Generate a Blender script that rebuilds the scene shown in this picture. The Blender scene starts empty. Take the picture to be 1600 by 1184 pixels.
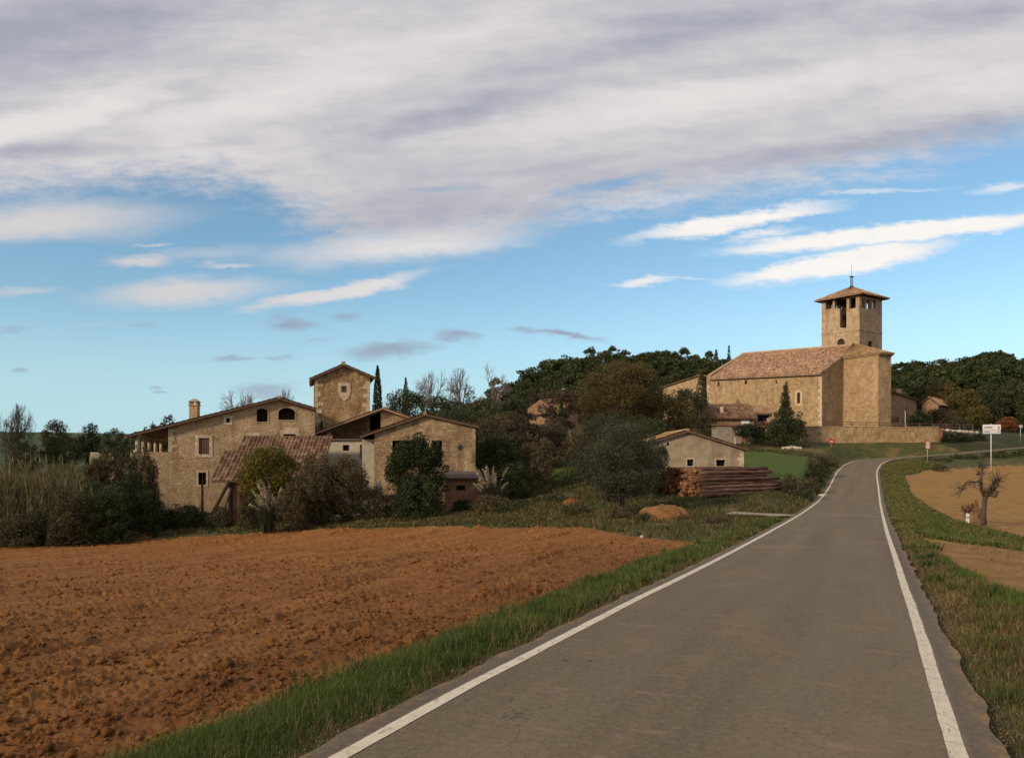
import bpy, math, random
import numpy as np
from mathutils import Vector, geometry

# ---------------------------------------------------------------- camera, sky, sun, exposure
sc = bpy.context.scene
col = sc.collection
FX, HZ, CH = 1250.0, 715.0, 2.06          # focal length and horizon row measured on the photograph (1600 wide), eye height
cam = bpy.data.objects.new('camera', bpy.data.cameras.new('camera'))
col.objects.link(cam)
cam.location = (0, 0, CH)
cam.rotation_euler = (math.radians(90), 0, 0)
cam.data.sensor_width = 36.0
cam.data.lens = FX / 1600 * 36.0
cam.data.shift_y = (HZ - 592) / 1600
cam.data.clip_start = 0.1
cam.data.clip_end = 6000
sc.camera = cam
sc.view_settings.view_transform = 'Standard'
sc.view_settings.look = 'None'
sc.view_settings.exposure = 0.0
sc.view_settings.gamma = 1.0
sc.cycles.max_bounces = 6
sc.cycles.transparent_max_bounces = 6

SUN_EL = math.radians(23)
SUN_H = Vector((-0.80, -0.60)).normalized()      # horizontal direction towards the sun: left, a little behind the camera
sun = bpy.data.objects.new('sun', bpy.data.lights.new('sun', 'SUN'))
col.objects.link(sun)
sun.data.energy = 3.4
sun.data.angle = math.radians(6)
sun.data.color = (1.0, 0.80, 0.58)
to_sun = Vector((SUN_H.x * math.cos(SUN_EL), SUN_H.y * math.cos(SUN_EL), math.sin(SUN_EL)))
sun.rotation_euler = to_sun.to_track_quat('Z', 'Y').to_euler()
sun.location = to_sun * 50

def lin(r, g, b):
    f = lambda c: (c / 255 / 12.92) if c / 255 <= 0.04045 else ((c / 255 + 0.055) / 1.055) ** 2.4
    return (f(r), f(g), f(b))

def build_world():
    w = bpy.data.worlds.new('World')
    sc.world = w
    w.use_nodes = True
    nt = w.node_tree
    nt.nodes.clear()
    N, L = nt.nodes.new, nt.links.new
    def setin(s, v):
        if hasattr(v, 'is_output') or isinstance(v, bpy.types.NodeSocket): L(v, s)
        else: s.default_value = v
    def math_(op, a, b=0.0, c=None, clamp=False):
        n = N('ShaderNodeMath'); n.operation = op; n.use_clamp = clamp
        setin(n.inputs[0], a); setin(n.inputs[1], b)
        if c is not None: setin(n.inputs[2], c)
        return n.outputs[0]
    def smooth(v, a, b, t0=0.0, t1=1.0):
        n = N('ShaderNodeMapRange'); n.interpolation_type = 'SMOOTHSTEP'
        setin(n.inputs[0], v); n.inputs[1].default_value = a; n.inputs[2].default_value = b
        n.inputs[3].default_value = t0; n.inputs[4].default_value = t1
        return n.outputs[0]
    def mix(f, a, b):
        n = N('ShaderNodeMix'); n.data_type = 'RGBA'
        setin(n.inputs[0], f)
        for s, v in ((n.inputs[6], a), (n.inputs[7], b)):
            if isinstance(v, tuple): s.default_value = (*v, 1)
            else: L(v, s)
        return n.outputs[2]
    def mapping(vec, typ, loc=(0, 0, 0), rot=0.0, scale=(1, 1, 1)):
        n = N('ShaderNodeMapping'); n.vector_type = typ
        L(vec, n.inputs[0]); n.inputs[1].default_value = loc
        n.inputs[2].default_value = (0, 0, rot); n.inputs[3].default_value = scale
        return n.outputs[0]
    def noise_(vec, scale, detail=4, rough=0.55):
        n = N('ShaderNodeTexNoise'); L(vec, n.inputs['Vector'])
        n.inputs['Scale'].default_value = scale; n.inputs['Detail'].default_value = detail
        n.inputs['Roughness'].default_value = rough
        return n
    tc = N('ShaderNodeTexCoord')
    sep = N('ShaderNodeSeparateXYZ'); L(tc.outputs['Generated'], sep.inputs[0])
    yy = math_('MAXIMUM', sep.outputs[1], 0.06)
    u = math_('DIVIDE', sep.outputs[0], yy)
    v = math_('DIVIDE', sep.outputs[2], yy)
    cmb = N('ShaderNodeCombineXYZ'); L(u, cmb.inputs[0]); L(v, cmb.inputs[1])
    uv = cmb.outputs[0]
    # streaky displacement of the cloud shapes
    st = mapping(uv, 'POINT', rot=math.radians(-9), scale=(5, 26, 1))
    nz = noise_(st, 1.0, 5, 0.6)
    st2 = mapping(uv, 'POINT', rot=math.radians(-9), scale=(22, 70, 1))
    nz2 = noise_(st2, 1.0, 7, 0.7)
    def disp(colr, amp):
        s = N('ShaderNodeVectorMath'); s.operation = 'SUBTRACT'; L(colr, s.inputs[0]); s.inputs[1].default_value = (.5, .5, .5)
        m = N('ShaderNodeVectorMath'); m.operation = 'MULTIPLY'; L(s.outputs[0], m.inputs[0]); m.inputs[1].default_value = amp
        return m.outputs[0]
    def vadd(a, b):
        s = N('ShaderNodeVectorMath'); s.operation = 'ADD'; L(a, s.inputs[0]); L(b, s.inputs[1]); return s.outputs[0]
    uvd = vadd(vadd(uv, disp(nz.outputs['Color'], (0.09, 0.030, 0))), disp(nz2.outputs['Color'], (0.045, 0.022, 0)))
    def blob(cx, cy, hl, ht, ang, op, soft=0.9, src=None):
        m = mapping(src or uvd, 'TEXTURE', ((cx - 800) / FX, (HZ - cy) / FX, 0), math.radians(ang), (hl / FX * 1.15, ht / FX * 1.1, 1))
        ln = N('ShaderNodeVectorMath'); ln.operation = 'LENGTH'; L(m, ln.inputs[0])
        return smooth(ln.outputs['Value'], 1.0, 1.0 - soft, 0.0, op)
    def union(lst):
        acc = None
        for b in lst:
            acc = b if acc is None else math_('MAXIMUM', acc, b)
        return acc
    # clear sky
    sky = N('ShaderNodeTexSky'); sky.sky_type = 'NISHITA'; sky.sun_disc = False
    sky.sun_elevation = SUN_EL
    sky.sun_rotation = math.atan2(SUN_H.x, SUN_H.y)
    sky.air_density = 1.0; sky.dust_density = 0.1; sky.ozone_density = 2.5
    hs = N('ShaderNodeHueSaturation'); L(sky.outputs[0], hs.inputs['Color'])
    hs.inputs['Saturation'].default_value = SKY_SAT; hs.inputs['Value'].default_value = SKY_VAL; hs.inputs['Hue'].default_value = 0.488
    K = 1 / 0.12
    hz_col = lin(170, 214, 231); hzm = N('ShaderNodeMix'); hzm.data_type = 'RGBA'; L(smooth(v, 0.22, -0.02, 0.0, .9), hzm.inputs[0]); L(hs.outputs[0], hzm.inputs[6]); hzm.inputs[7].default_value = tuple(q_ * K for q_ in hz_col) + (1,)
    clear = hzm.outputs[2]
    C = lambda r, g, b: tuple(c * K for c in lin(r, g, b))
    # main cloud sheet: lower edge as a curve of v over u
    fc = N('ShaderNodeFloatCurve')
    un = math_('MULTIPLY_ADD', u, 1 / 1.8, 0.5)
    ud = N('ShaderNodeSeparateXYZ'); L(uvd, ud.inputs[0])
    un = math_('MULTIPLY_ADD', ud.outputs[0], 1 / 1.8, 0.5, clamp=True)
    L(un, fc.inputs['Value'])
    edge = [(-320, 340), (0, 330), (150, 312), (300, 305), (390, 318), (450, 350), (560, 398), (690, 410), (790, 388), (880, 355),
            (1000, 342), (1200, 312), (1350, 287), (1480, 255), (1600, 232), (1920, 170)]
    cv = fc.mapping.curves[0]
    pts = [(((x - 800) / FX) / 1.8 + 0.5, (HZ - y) / FX / 0.6) for x, y in edge]
    while len(cv.points) < len(pts): cv.points.new(0.5, 0.5)
    for p, (a, b) in zip(cv.points, pts): p.location = (max(0, min(1, a)), b)
    fc.mapping.update()
    vb = math_('MULTIPLY', fc.outputs[0], 0.6)
    dv = math_('SUBTRACT', ud.outputs[1], vb)
    sheet = smooth(math_('ADD', dv, math_('MULTIPLY_ADD', nz2.outputs['Fac'], 0.10, -0.05)), -0.014, 0.058)
    holes = union([blob(965, 286, 90, 13, 8, 0.8), blob(880, 300, 60, 8, 10, 0.45), blob(700, 296, 90, 8, 3, .35)])
    sheet = math_('MULTIPLY', sheet, math_('SUBTRACT', 1.0, holes))
    white = union([
        blob(60, 350, 270, 40, 4, .95), blob(620, 385, 240, 34, 5, .9),
        blob(1310, 411, 185, 20, 8.2, 1, .5), blob(1395, 366, 285, 20, 5.2, 1, .5), blob(1145, 347, 190, 16, 9, 1, .65),
        blob(1195, 365, 75, 9, 8, .7), blob(1010, 440, 60, 8, 8, .85), blob(1070, 432, 70, 4, 2, .4),
        blob(1370, 298, 130, 6, 6, .45), blob(1575, 290, 80, 10, 3, .6), blob(1560, 356, 60, 8, 3, .8),
        blob(285, 456, 180, 28, 4, .9), blob(520, 457, 165, 16, 11, .95, .7), blob(215, 409, 65, 11, 0, .85),
        blob(360, 414, 60, 7, 2, .65), blob(235, 381, 45, 5, 0, .6), blob(35, 459, 65, 9, 6, .5),
        blob(330, 398, 160, 14, 3, .35), blob(1250, 440, 140, 5, 4, .2), blob(150, 505, 40, 5, 0, .15)])
    grey = union([
        blob(445, 507, 56, 13, 0, .85), blob(545, 498, 32, 8, 0, .6), blob(610, 548, 95, 14, 4, .9), blob(712, 527, 38, 14, -6, .85),
        blob(370, 560, 45, 9, 5, .7), blob(432, 557, 24, 7, 0, .5), blob(875, 523, 92, 8, -5, .95), blob(815, 516, 30, 8, 0, .7),
        blob(425, 608, 60, 17, 2, .7), blob(30, 577, 16, 6, 0, .7), blob(243, 603, 15, 5, -8, .6), blob(250, 613, 16, 5, -10, .6),
        blob(500, 535, 30, 5, 4, .3), blob(215, 505, 30, 7, 0, .35), blob(10, 515, 40, 6, 2, .35)])
    # light and dark bands of the sheet
    sb = noise_(mapping(uv, 'POINT', rot=math.radians(-11), scale=(2.0, 11, 1)), 1.0, 6, 0.55)
    sb2 = noise_(mapping(uv, 'POINT', rot=math.radians(-10), scale=(9, 42, 1)), 1.0, 5, 0.6)
    uvw = vadd(uv, disp(nz.outputs['Color'], (0.16, 0.06, 0)))
    dark = union([blob(90, 30, 420, 100, 10, 1, 1, uvw), blob(690, 185, 330, 34, 14, .65, 1, uvw), blob(1050, 55, 420, 48, 12, .75, 1, uvw),
                  blob(640, 333, 250, 46, 6, .6, 1, uvw), blob(1330, 228, 480, 34, 8, .8, 1, uvw), blob(1500, 20, 300, 40, 8, .6, 1, uvw),
                  blob(40, 235, 150, 28, 8, .7, 1, uvw), blob(900, 255, 260, 18, 9, .3, 1, uvw)])
    light = union([blob(80, 180, 280, 34, 16, 1, 1, uvw), blob(420, 150, 330, 50, 16, .7, 1, uvw), blob(1150, 150, 520, 42, 9, .8, 1, uvw),
                   blob(980, 325, 170, 22, 9, 1, 1, uvw), blob(1330, 280, 260, 16, 9, 1, 1, uvw), blob(640, 400, 240, 20, 5, .9, 1, uvw),
                   blob(330, 240, 320, 34, 4, .5, 1, uvw), blob(1550, 120, 260, 30, 8, .5, 1, uvw), blob(700, 60, 300, 35, 16, .4, 1, uvw)])
    f = math_('MULTIPLY_ADD', sb.outputs['Fac'], 0.55, 0.28)
    f = math_('ADD', f, math_('MULTIPLY_ADD', sb2.outputs['Fac'], 0.26, -0.13))
    f = math_('MULTIPLY_ADD', nz2.outputs['Fac'], 0.12, math_('ADD', f, -0.06))
    f = math_('ADD', f, math_('MULTIPLY', light, 0.40))
    f = math_('SUBTRACT', f, math_('MULTIPLY', dark, 0.33), clamp=True)
    nz3 = noise_(mapping(uv, 'POINT', rot=math.radians(-14), scale=(16, 30, 1)), 1.0, 8, 0.68)
    f = math_('ADD', f, math_('MULTIPLY_ADD', nz3.outputs['Fac'], 0.30, -0.13), clamp=True)
    sheetcol = mix(smooth(f, 0.10, 0.95), C(160, 163, 179), C(231, 224, 222))
    c = mix(math_('MULTIPLY', grey, 0.85), clear, C(152, 157, 176))
    wf = math_('MULTIPLY', white, math_('MULTIPLY_ADD', nz2.outputs['Fac'], 0.9, 0.6, clamp=True))
    c = mix(wf, c, mix(smooth(u, -.5, .35), C(214, 210, 210), C(250, 246, 241)))
    c = mix(math_('MULTIPLY', sheet, 0.97), c, sheetcol)
    bg = N('ShaderNodeBackground'); L(c, bg.inputs['Color']); bg.inputs['Strength'].default_value = 0.12
    out = N('ShaderNodeOutputWorld'); L(bg.outputs[0], out.inputs[0])

SKY_SAT, SKY_VAL = 1.04, 1.20
build_world()

# ---------------------------------------------------------------- helpers
rng = np.random.default_rng(7)
random.seed(7)

def tag(o, label=None, cat=None, group=None, kind=None):
    if label: o['label'] = label
    if cat: o['category'] = cat
    if group: o['group'] = group
    if kind: o['kind'] = kind
    return o

def U(px, d): return (px - 800) / FX * d
def Zp(py, d): return CH + (HZ - py) / FX * d

def empty(name, loc, rz=0.0):
    o = bpy.data.objects.new(name, None)
    col.objects.link(o); o.location = loc; o.rotation_euler = (0, 0, rz)
    o.empty_display_size = 0.3
    return o

def np_mesh(name, co, quads=None, tris=None, smooth=False, attrs=None):
    me = bpy.data.meshes.new(name)
    co = np.asarray(co, dtype=np.float32).reshape(-1, 3)
    nq = 0 if quads is None else len(quads); ntr = 0 if tris is None else len(tris)
    me.vertices.add(len(co)); me.vertices.foreach_set('co', co.ravel())
    loops = []
    if nq: loops.append(np.asarray(quads, dtype=np.int32).ravel())
    if ntr: loops.append(np.asarray(tris, dtype=np.int32).ravel())
    li = np.concatenate(loops)
    me.loops.add(len(li)); me.loops.foreach_set('vertex_index', li)
    starts = np.concatenate([np.arange(nq) * 4, nq * 4 + np.arange(ntr) * 3]).astype(np.int32)
    me.polygons.add(nq + ntr); me.polygons.foreach_set('loop_start', starts)
    me.update(calc_edges=True)
    if smooth: me.polygons.foreach_set('use_smooth', np.ones(nq + ntr, dtype=bool))
    for k, vals in (attrs or {}).items():
        vals = np.asarray(vals, dtype=np.float32)
        if vals.ndim == 1:
            a = me.attributes.new(k, 'FLOAT', 'POINT'); a.data.foreach_set('value', vals)
        else:
            a = me.attributes.new(k, 'FLOAT_VECTOR', 'POINT'); a.data.foreach_set('vector', vals.ravel())
    me.validate()
    return me

def link(name, me, mat=None, parent=None):
    o = bpy.data.objects.new(name, me); col.objects.link(o)
    if mat is not None: me.materials.append(mat)
    if parent is not None: o.parent = parent
    return o

class MB:
    """collects polygons; build() links them as one mesh object (world coordinates are shifted to the parent's origin)"""
    def __init__(s): s.v, s.f, s.uv = [], [], []
    def add(s, verts, faces, uv=None):
        b = len(s.v)
        s.v += [tuple(p) for p in verts]
        s.uv += list(uv) if uv is not None else [(0, 0, 0)] * len(verts)
        s.f += [tuple(i + b for i in f) for f in faces]
    def hexa(s, p):      # 8 corners, bottom ring then top ring
        s.add(p, [(3, 2, 1, 0), (4, 5, 6, 7), (0, 1, 5, 4), (1, 2, 6, 5), (2, 3, 7, 6), (3, 0, 4, 7)])
    def box(s, x0, x1, y0, y1, z0, z1):
        s.hexa([(x0, y0, z0), (x1, y0, z0), (x1, y1, z0), (x0, y1, z0), (x0, y0, z1), (x1, y0, z1), (x1, y1, z1), (x0, y1, z1)])
    def tube(s, pts, rad, n=8, cap=True):
        pts = [Vector(p) for p in pts]; rings = []
        for i, p in enumerate(pts):
            d = (pts[min(i + 1, len(pts) - 1)] - pts[max(i - 1, 0)]).normalized()
            a = d.cross(Vector((0, 0, 1)) if abs(d.z) < .9 else Vector((1, 0, 0))).normalized(); b = d.cross(a)
            r = rad[i] if hasattr(rad, '__len__') else rad
            rings.append([p + (a * math.cos(t) + b * math.sin(t)) * r for t in [2 * math.pi * k / n for k in range(n)]])
        v = [q for r in rings for q in r]; f = []
        for i in range(len(pts) - 1):
            for k in range(n):
                f.append((i * n + k, i * n + (k + 1) % n, (i + 1) * n + (k + 1) % n, (i + 1) * n + k))
        if cap: f += [tuple(range(n - 1, -1, -1)), tuple((len(pts) - 1) * n + k for k in range(n))]
        s.add(v, f)
    def disc(s, c, nrm, r, n=12, thick=0.02):
        c = Vector(c); nrm = Vector(nrm).normalized()
        s.tube([c - nrm * thick / 2, c + nrm * thick / 2], r, n)
    def build(s, name, mat, parent=None, smooth=False, uv=False):
        off = Vector((0, 0, 0))
        if parent is not None:
            q = parent
            while q is not None: off += q.location; q = q.parent
        me = bpy.data.meshes.new(name)
        me.from_pydata([(x - off.x, y - off.y, z - off.z) for x, y, z in s.v], [], s.f)
        if uv:
            a = me.attributes.new('uvp', 'FLOAT_VECTOR', 'POINT'); a.data.foreach_set('vector', np.array(s.uv, dtype=np.float32).ravel())
        if smooth: me.polygons.foreach_set('use_smooth', [True] * len(me.polygons))
        me.update()
        return link(name, me, mat, parent)

PERM = np.random.default_rng(3).permutation(256)
PERM = np.concatenate([PERM, PERM])
GRAD = np.random.default_rng(4).uniform(0, 2 * np.pi, 256)
GX, GY = np.cos(GRAD), np.sin(GRAD)
def perlin(x, y, seed=0):
    x = np.asarray(x, dtype=np.float64) + seed * 17.31; y = np.asarray(y, dtype=np.float64) + seed * 9.77
    xi = np.floor(x).astype(np.int64); yi = np.floor(y).astype(np.int64)
    xf = x - xi; yf = y - yi
    def g(ix, iy, dx, dy):
        h = PERM[PERM[ix & 255] + (iy & 255)]
        return GX[h] * dx + GY[h] * dy
    u = xf * xf * xf * (xf * (xf * 6 - 15) + 10); v = yf * yf * yf * (yf * (yf * 6 - 15) + 10)
    a = g(xi, yi, xf, yf); b = g(xi + 1, yi, xf - 1, yf); c = g(xi, yi + 1, xf, yf - 1); d = g(xi + 1, yi + 1, xf - 1, yf - 1)
    return (a + u * (b - a)) * (1 - v) + (c + u * (d - c)) * v
def sstep(x, a, b):
    t = np.clip((x - a) / (b - a), 0, 1); return t * t * (3 - 2 * t)
def in_poly(x, y, poly):
    r = np.zeros(x.shape, dtype=bool); n = len(poly)
    for i in range(n):
        x1, y1 = poly[i]; x2, y2 = poly[(i + 1) % n]
        if y1 == y2: continue
        c = ((y1 > y) != (y2 > y)) & (x < (x2 - x1) * (y - y1) / (y2 - y1) + x1)
        r ^= c
    return r

# ---------------------------------------------------------------- materials
class Mat:
    def __init__(s, name):
        s.m = bpy.data.materials.new(name); s.m.use_nodes = True
        s.nt = s.m.node_tree; s.nt.nodes.clear()
        s.out = s.nt.nodes.new('ShaderNodeOutputMaterial')
        s.b = s.nt.nodes.new('ShaderNodeBsdfPrincipled')
        s.nt.links.new(s.b.outputs[0], s.out.inputs[0])
        s.b.inputs['Roughness'].default_value = 0.9
        s.b.inputs['Specular IOR Level'].default_value = 0.2
        s.tc = s.nt.nodes.new('ShaderNodeTexCoord')
    def N(s, t): return s.nt.nodes.new(t)
    def L(s, a, b): s.nt.links.new(a, b)
    def coord(s, scale=(1, 1, 1), rot=(0, 0, 0), src=None):
        n = s.N('ShaderNodeMapping'); s.L(src or s.tc.outputs['Object'], n.inputs[0])
        n.inputs['Scale'].default_value = scale; n.inputs['Rotation'].default_value = rot
        return n.outputs[0]
    def attr(s, name):
        n = s.N('ShaderNodeAttribute'); n.attribute_name = name; return n
    def noise(s, vec, scale, detail=5, rough=.6, dist=0):
        n = s.N('ShaderNodeTexNoise'); s.L(vec, n.inputs['Vector']); n.inputs['Scale'].default_value = scale
        n.inputs['Detail'].default_value = detail; n.inputs['Roughness'].default_value = rough; n.inputs['Distortion'].default_value = dist
        return n.outputs['Fac']
    def vor(s, vec, scale, feature='F1', out='Distance', rand=1.0):
        n = s.N('ShaderNodeTexVoronoi'); n.feature = feature; s.L(vec, n.inputs['Vector']); n.inputs['Scale'].default_value = scale
        n.inputs['Randomness'].default_value = rand
        return n.outputs[out]
    def ramp(s, f, stops, interp='LINEAR'):
        n = s.N('ShaderNodeValToRGB'); s.L(f, n.inputs[0]); e = n.color_ramp.elements; n.color_ramp.interpolation = interp
        while len(e) < len(stops): e.new(0.5)
        for k, (p, c) in zip(e, stops): k.position = p; k.color = (*c, 1) if len(c) == 3 else c
        return n.outputs[0]
    def math(s, op, a, b, clamp=False):
        n = s.N('ShaderNodeMath'); n.operation = op; n.use_clamp = clamp
        for i, v in ((0, a), (1, b)):
            if isinstance(v, (int, float)): n.inputs[i].default_value = v
            else: s.L(v, n.inputs[i])
        return n.outputs[0]
    def sm(s, f, a, b, t0=0, t1=1):
        n = s.N('ShaderNodeMapRange'); n.interpolation_type = 'SMOOTHSTEP'; s.L(f, n.inputs[0])
        for i, v in enumerate((a, b, t0, t1)): n.inputs[i + 1].default_value = v
        return n.outputs[0]
    def mix(s, f, a, b, mode='MIX'):
        n = s.N('ShaderNodeMix'); n.data_type = 'RGBA'; n.blend_type = mode
        if isinstance(f, (int, float)): n.inputs[0].default_value = f
        else: s.L(f, n.inputs[0])
        for i, v in ((6, a), (7, b)):
            if isinstance(v, tuple): n.inputs[i].default_value = (*v, 1)
            else: s.L(v, n.inputs[i])
        return n.outputs[2]
    def color(s, c):
        if isinstance(c, tuple): s.b.inputs['Base Color'].default_value = (*c, 1)
        else: s.L(c, s.b.inputs['Base Color'])
    def bump(s, h, strength, dist):
        n = s.N('ShaderNodeBump'); s.L(h, n.inputs['Height']); n.inputs['Strength'].default_value = strength; n.inputs['Distance'].default_value = dist
        s.L(n.outputs[0], s.b.inputs['Normal'])
        return s

def m_plain(name, c, rough=.8, var=.25, scale=3.0, metal=0.0):
    m = Mat(name); n = m.noise(m.coord(), scale, 4)
    m.color(m.ramp(n, [(.25, tuple(x * (1 - var) for x in c)), (.75, tuple(min(1, x * (1 + var)) for x in c))]))
    m.b.inputs['Roughness'].default_value = rough; m.b.inputs['Metallic'].default_value = metal
    return m.m

def m_stone(name, base, dark, pale, block=2.2, blend=.55, bump=.6, courses=1.7):
    """rubble or weathered render: irregular stones, mortar, large weather stains"""
    m = Mat(name); co = m.coord((1, 1, courses))
    warp = m.N('ShaderNodeVectorMath'); warp.operation = 'ADD'; m.L(co, warp.inputs[0])
    nn = m.N('ShaderNodeTexNoise'); m.L(co, nn.inputs['Vector']); nn.inputs['Scale'].default_value = 3
    sc_ = m.N('ShaderNodeVectorMath'); sc_.operation = 'SCALE'; m.L(nn.outputs['Color'], sc_.inputs[0]); sc_.inputs['Scale'].default_value = .25
    m.L(sc_.outputs[0], warp.inputs[1]); wv = warp.outputs[0]
    cell = m.N('ShaderNodeTexVoronoi'); m.L(wv, cell.inputs['Vector']); cell.inputs['Scale'].default_value = block
    edge = m.vor(wv, block, 'DISTANCE_TO_EDGE')
    hue = m.N('ShaderNodeSeparateColor'); m.L(cell.outputs['Color'], hue.inputs[0])
    stone = m.ramp(hue.outputs[0], [(0, dark), (.35, base), (.8, base), (1, pale)])
    stone = m.mix(m.sm(edge, .0, .07), tuple(x * .62 for x in base), stone)
    big = m.noise(m.coord((1, 1, .55)), .33, 6, .62)
    mid = m.noise(m.coord((1, 1, .8)), 1.3, 6, .65)
    fine = m.noise(m.coord(), 9, 4, .7)
    render = m.ramp(mid, [(.36, dark), (.49, base), (.64, pale)])
    c = m.mix(m.sm(big, .5 - blend * .2, .5 + blend * .2), render, stone)
    stain = m.noise(m.coord((1.6, 1.6, .22)), .8, 5, .6)
    c = m.mix(m.sm(stain, .52, .68, 0, .38), c, tuple(x * .5 for x in dark))
    c = m.mix(m.sm(fine, .48, .62, 0, .4), c, tuple(x * .55 for x in base))
    m.color(c)
    h = m.math('ADD', m.math('MULTIPLY', m.sm(edge, 0, .12), .6), m.math('MULTIPLY', fine, .6))
    m.bump(h, bump, .06)
    return m.m

def m_tile(name, c1, c2, c3, lichen=.35, fs=5, fm=.6):
    m = Mat(name); a = m.attr('uvp')
    fl = m.N('ShaderNodeVectorMath'); fl.operation = 'FLOOR'; m.L(a.outputs['Vector'], fl.inputs[0])
    wn = m.N('ShaderNodeTexWhiteNoise'); wn.noise_dimensions = '2D'; m.L(fl.outputs[0], wn.inputs['Vector'])
    c = m.ramp(wn.outputs['Value'], [(0, c1), (.5, c2), (1, c3)])
    big = m.noise(m.coord(), .45, 5, .65); fine = m.noise(m.coord(), fs, 5, .72)
    c = m.mix(m.sm(big, .4, .7, 0, lichen), c, tuple(x * .55 for x in c2))
    c = m.mix(m.sm(fine, .52, .70, 0, fm), c, (c3[0] * 1.1, c3[1] * 1.15, c3[2] * 1.2))
    c = m.mix(m.sm(fine, .45, .25, 0, .7), c, tuple(x * .42 for x in c1))
    m.color(c); m.bump(fine, .5, .04)
    return m.m

def m_leaf(name, stops, transl=.22, rough=.6):
    m = Mat(name); a = m.attr('var')
    oi = m.N('ShaderNodeObjectInfo')
    n = m.noise(m.coord(), .9, 3)
    f = m.math('ADD', m.math('MULTIPLY', a.outputs['Fac'], .62), m.math('MULTIPLY', n, .42))
    f = m.math('ADD', f, m.math('MULTIPLY', m.math('SUBTRACT', oi.outputs['Random'], .5), .22), True)
    c = m.ramp(f, stops); m.color(c)
    m.b.inputs['Roughness'].default_value = rough
    t = m.N('ShaderNodeBsdfTranslucent'); m.L(c, t.inputs['Color'])
    ms = m.N('ShaderNodeMixShader'); ms.inputs[0].default_value = transl
    m.L(m.b.outputs[0], ms.inputs[1]); m.L(t.outputs[0], ms.inputs[2]); m.L(ms.outputs[0], m.out.inputs[0])
    return m.m

def m_render(name, base, dark, pale):
    m = Mat(name); mid = m.noise(m.coord((1, 1, 1.6)), .7, 7, .68); st = m.noise(m.coord((1.4, 1.4, .3)), .6, 6, .65); f = m.noise(m.coord(), 7, 4, .7)
    c = m.ramp(mid, [(.28, dark), (.5, base), (.72, pale)]); c = m.mix(m.sm(st, .48, .7, 0, .7), c, dark); c = m.mix(m.sm(f, .5, .75, 0, .3), c, tuple(x * .6 for x in base))
    m.color(c); m.bump(f, .4, .03); return m.m
M = {}
M['bark'] = m_plain('bark', (.075, .058, .045), .95, .45, 6)
M['bark_grey'] = m_plain('bark_grey', (.20, .165, .15), .95, .4, 6)
M['bark_red'] = m_plain('bark_red', (.16, .075, .045), .95, .4, 6)
M['church'] = m_stone('church_stone', (.375, .26, .14), (.255, .165, .085), (.48, .355, .215), 2.0, .9)
M['church_tower'] = m_stone('tower_stone', (.40, .29, .18), (.28, .195, .115), (.49, .375, .25), 1.6, .9, .4)
M['terrace'] = m_stone('terrace_stone', (.37, .255, .135), (.25, .16, .078), (.47, .35, .21), 2.2, .2, .8)
M['house'] = m_stone('house_render', (.40, .285, .165), (.27, .175, .095), (.50, .385, .245), 2.4, .75)
M['house_tower'] = m_stone('tower_rubble', (.33, .22, .105), (.21, .13, .06), (.48, .36, .22), 2.8, .25, .8)
M['barn'] = m_stone('barn_stone', (.36, .25, .14), (.19, .125, .068), (.50, .375, .225), 2.2, .35, .8, 2.6)
M['pale_barn'] = m_render('pale_render', (.315, .25, .17), (.19, .14, .09), (.42, .345, .25))
M['quoin'] = m_stone('dressed_stone', (.53, .425, .285), (.40, .31, .20), (.60, .50, .36), 1.5, .8, .4)
M['white_wall'] = m_plain('limewash', (.40, .355, .27), .9, .2, 2)
M['brick'] = m_stone('old_brick', (.27, .14, .082), (.19, .09, .05), (.35, .21, .125), 4, .2, .6, 3)
M['grey_wall'] = m_plain('grey_render', (.22, .19, .155), .9, .25, 1.5)
M['brown_wall'] = m_stone('brown_stone', (.30, .19, .115), (.20, .12, .07), (.38, .26, .165), 2.4, .6)
M['tile_church'] = m_tile('church_tiles', (.20, .108, .06), (.33, .195, .117), (.50, .355, .235), .4, 1.9, .85)
M['tile_red'] = m_tile('red_tiles', (.08, .044, .027), (.15, .083, .048), (.26, .168, .105), .4, 4, .5)
M['tile_orange'] = m_tile('orange_tiles', (.18, .098, .05), (.28, .165, .085), (.37, .24, .135), .3)
M['tile_old'] = m_tile('old_tiles', (.20, .11, .06), (.31, .185, .11), (.38, .255, .165), .35)
M['wood_dark'] = m_plain('dark_timber', (.045, .030, .022), .9, .4, 8)
M['wood'] = m_plain('weathered_timber', (.13, .085, .055), .9, .4, 8)
M['door_brown'] = m_plain('brown_door', (.26, .115, .03), .7, .2, 5)
M['shutter'] = m_plain('brown_shutter', (.13, .075, .055), .8, .35, 9)
M['black'] = m_plain('painted_interior_shade', (.012, .010, .009), 1, .2, 3)  # near-black colour painted in for the shade inside openings
M['iron'] = m_plain('dark_iron', (.05, .05, .055), .6, .2, 6, .6)
M['galv'] = m_plain('galvanised_steel', (.42, .43, .42), .5, .12, 5, .3)
M['white'] = m_plain('sign_white', (.72, .72, .70), .5, .06, 4)
M['red'] = m_plain('sign_red', (.42, .03, .03), .5, .1, 4)
M['ink'] = m_plain('sign_ink', (.06, .065, .08), .5, .1, 4)
M['slate'] = m_plain('slate', (.10, .085, .075), .8, .3, 4)
M['stone_pale'] = m_plain('pale_rock', (.42, .36, .28), .95, .3, 4)
M['concrete'] = m_plain('concrete', (.27, .23, .17), .9, .2, 2)
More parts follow.
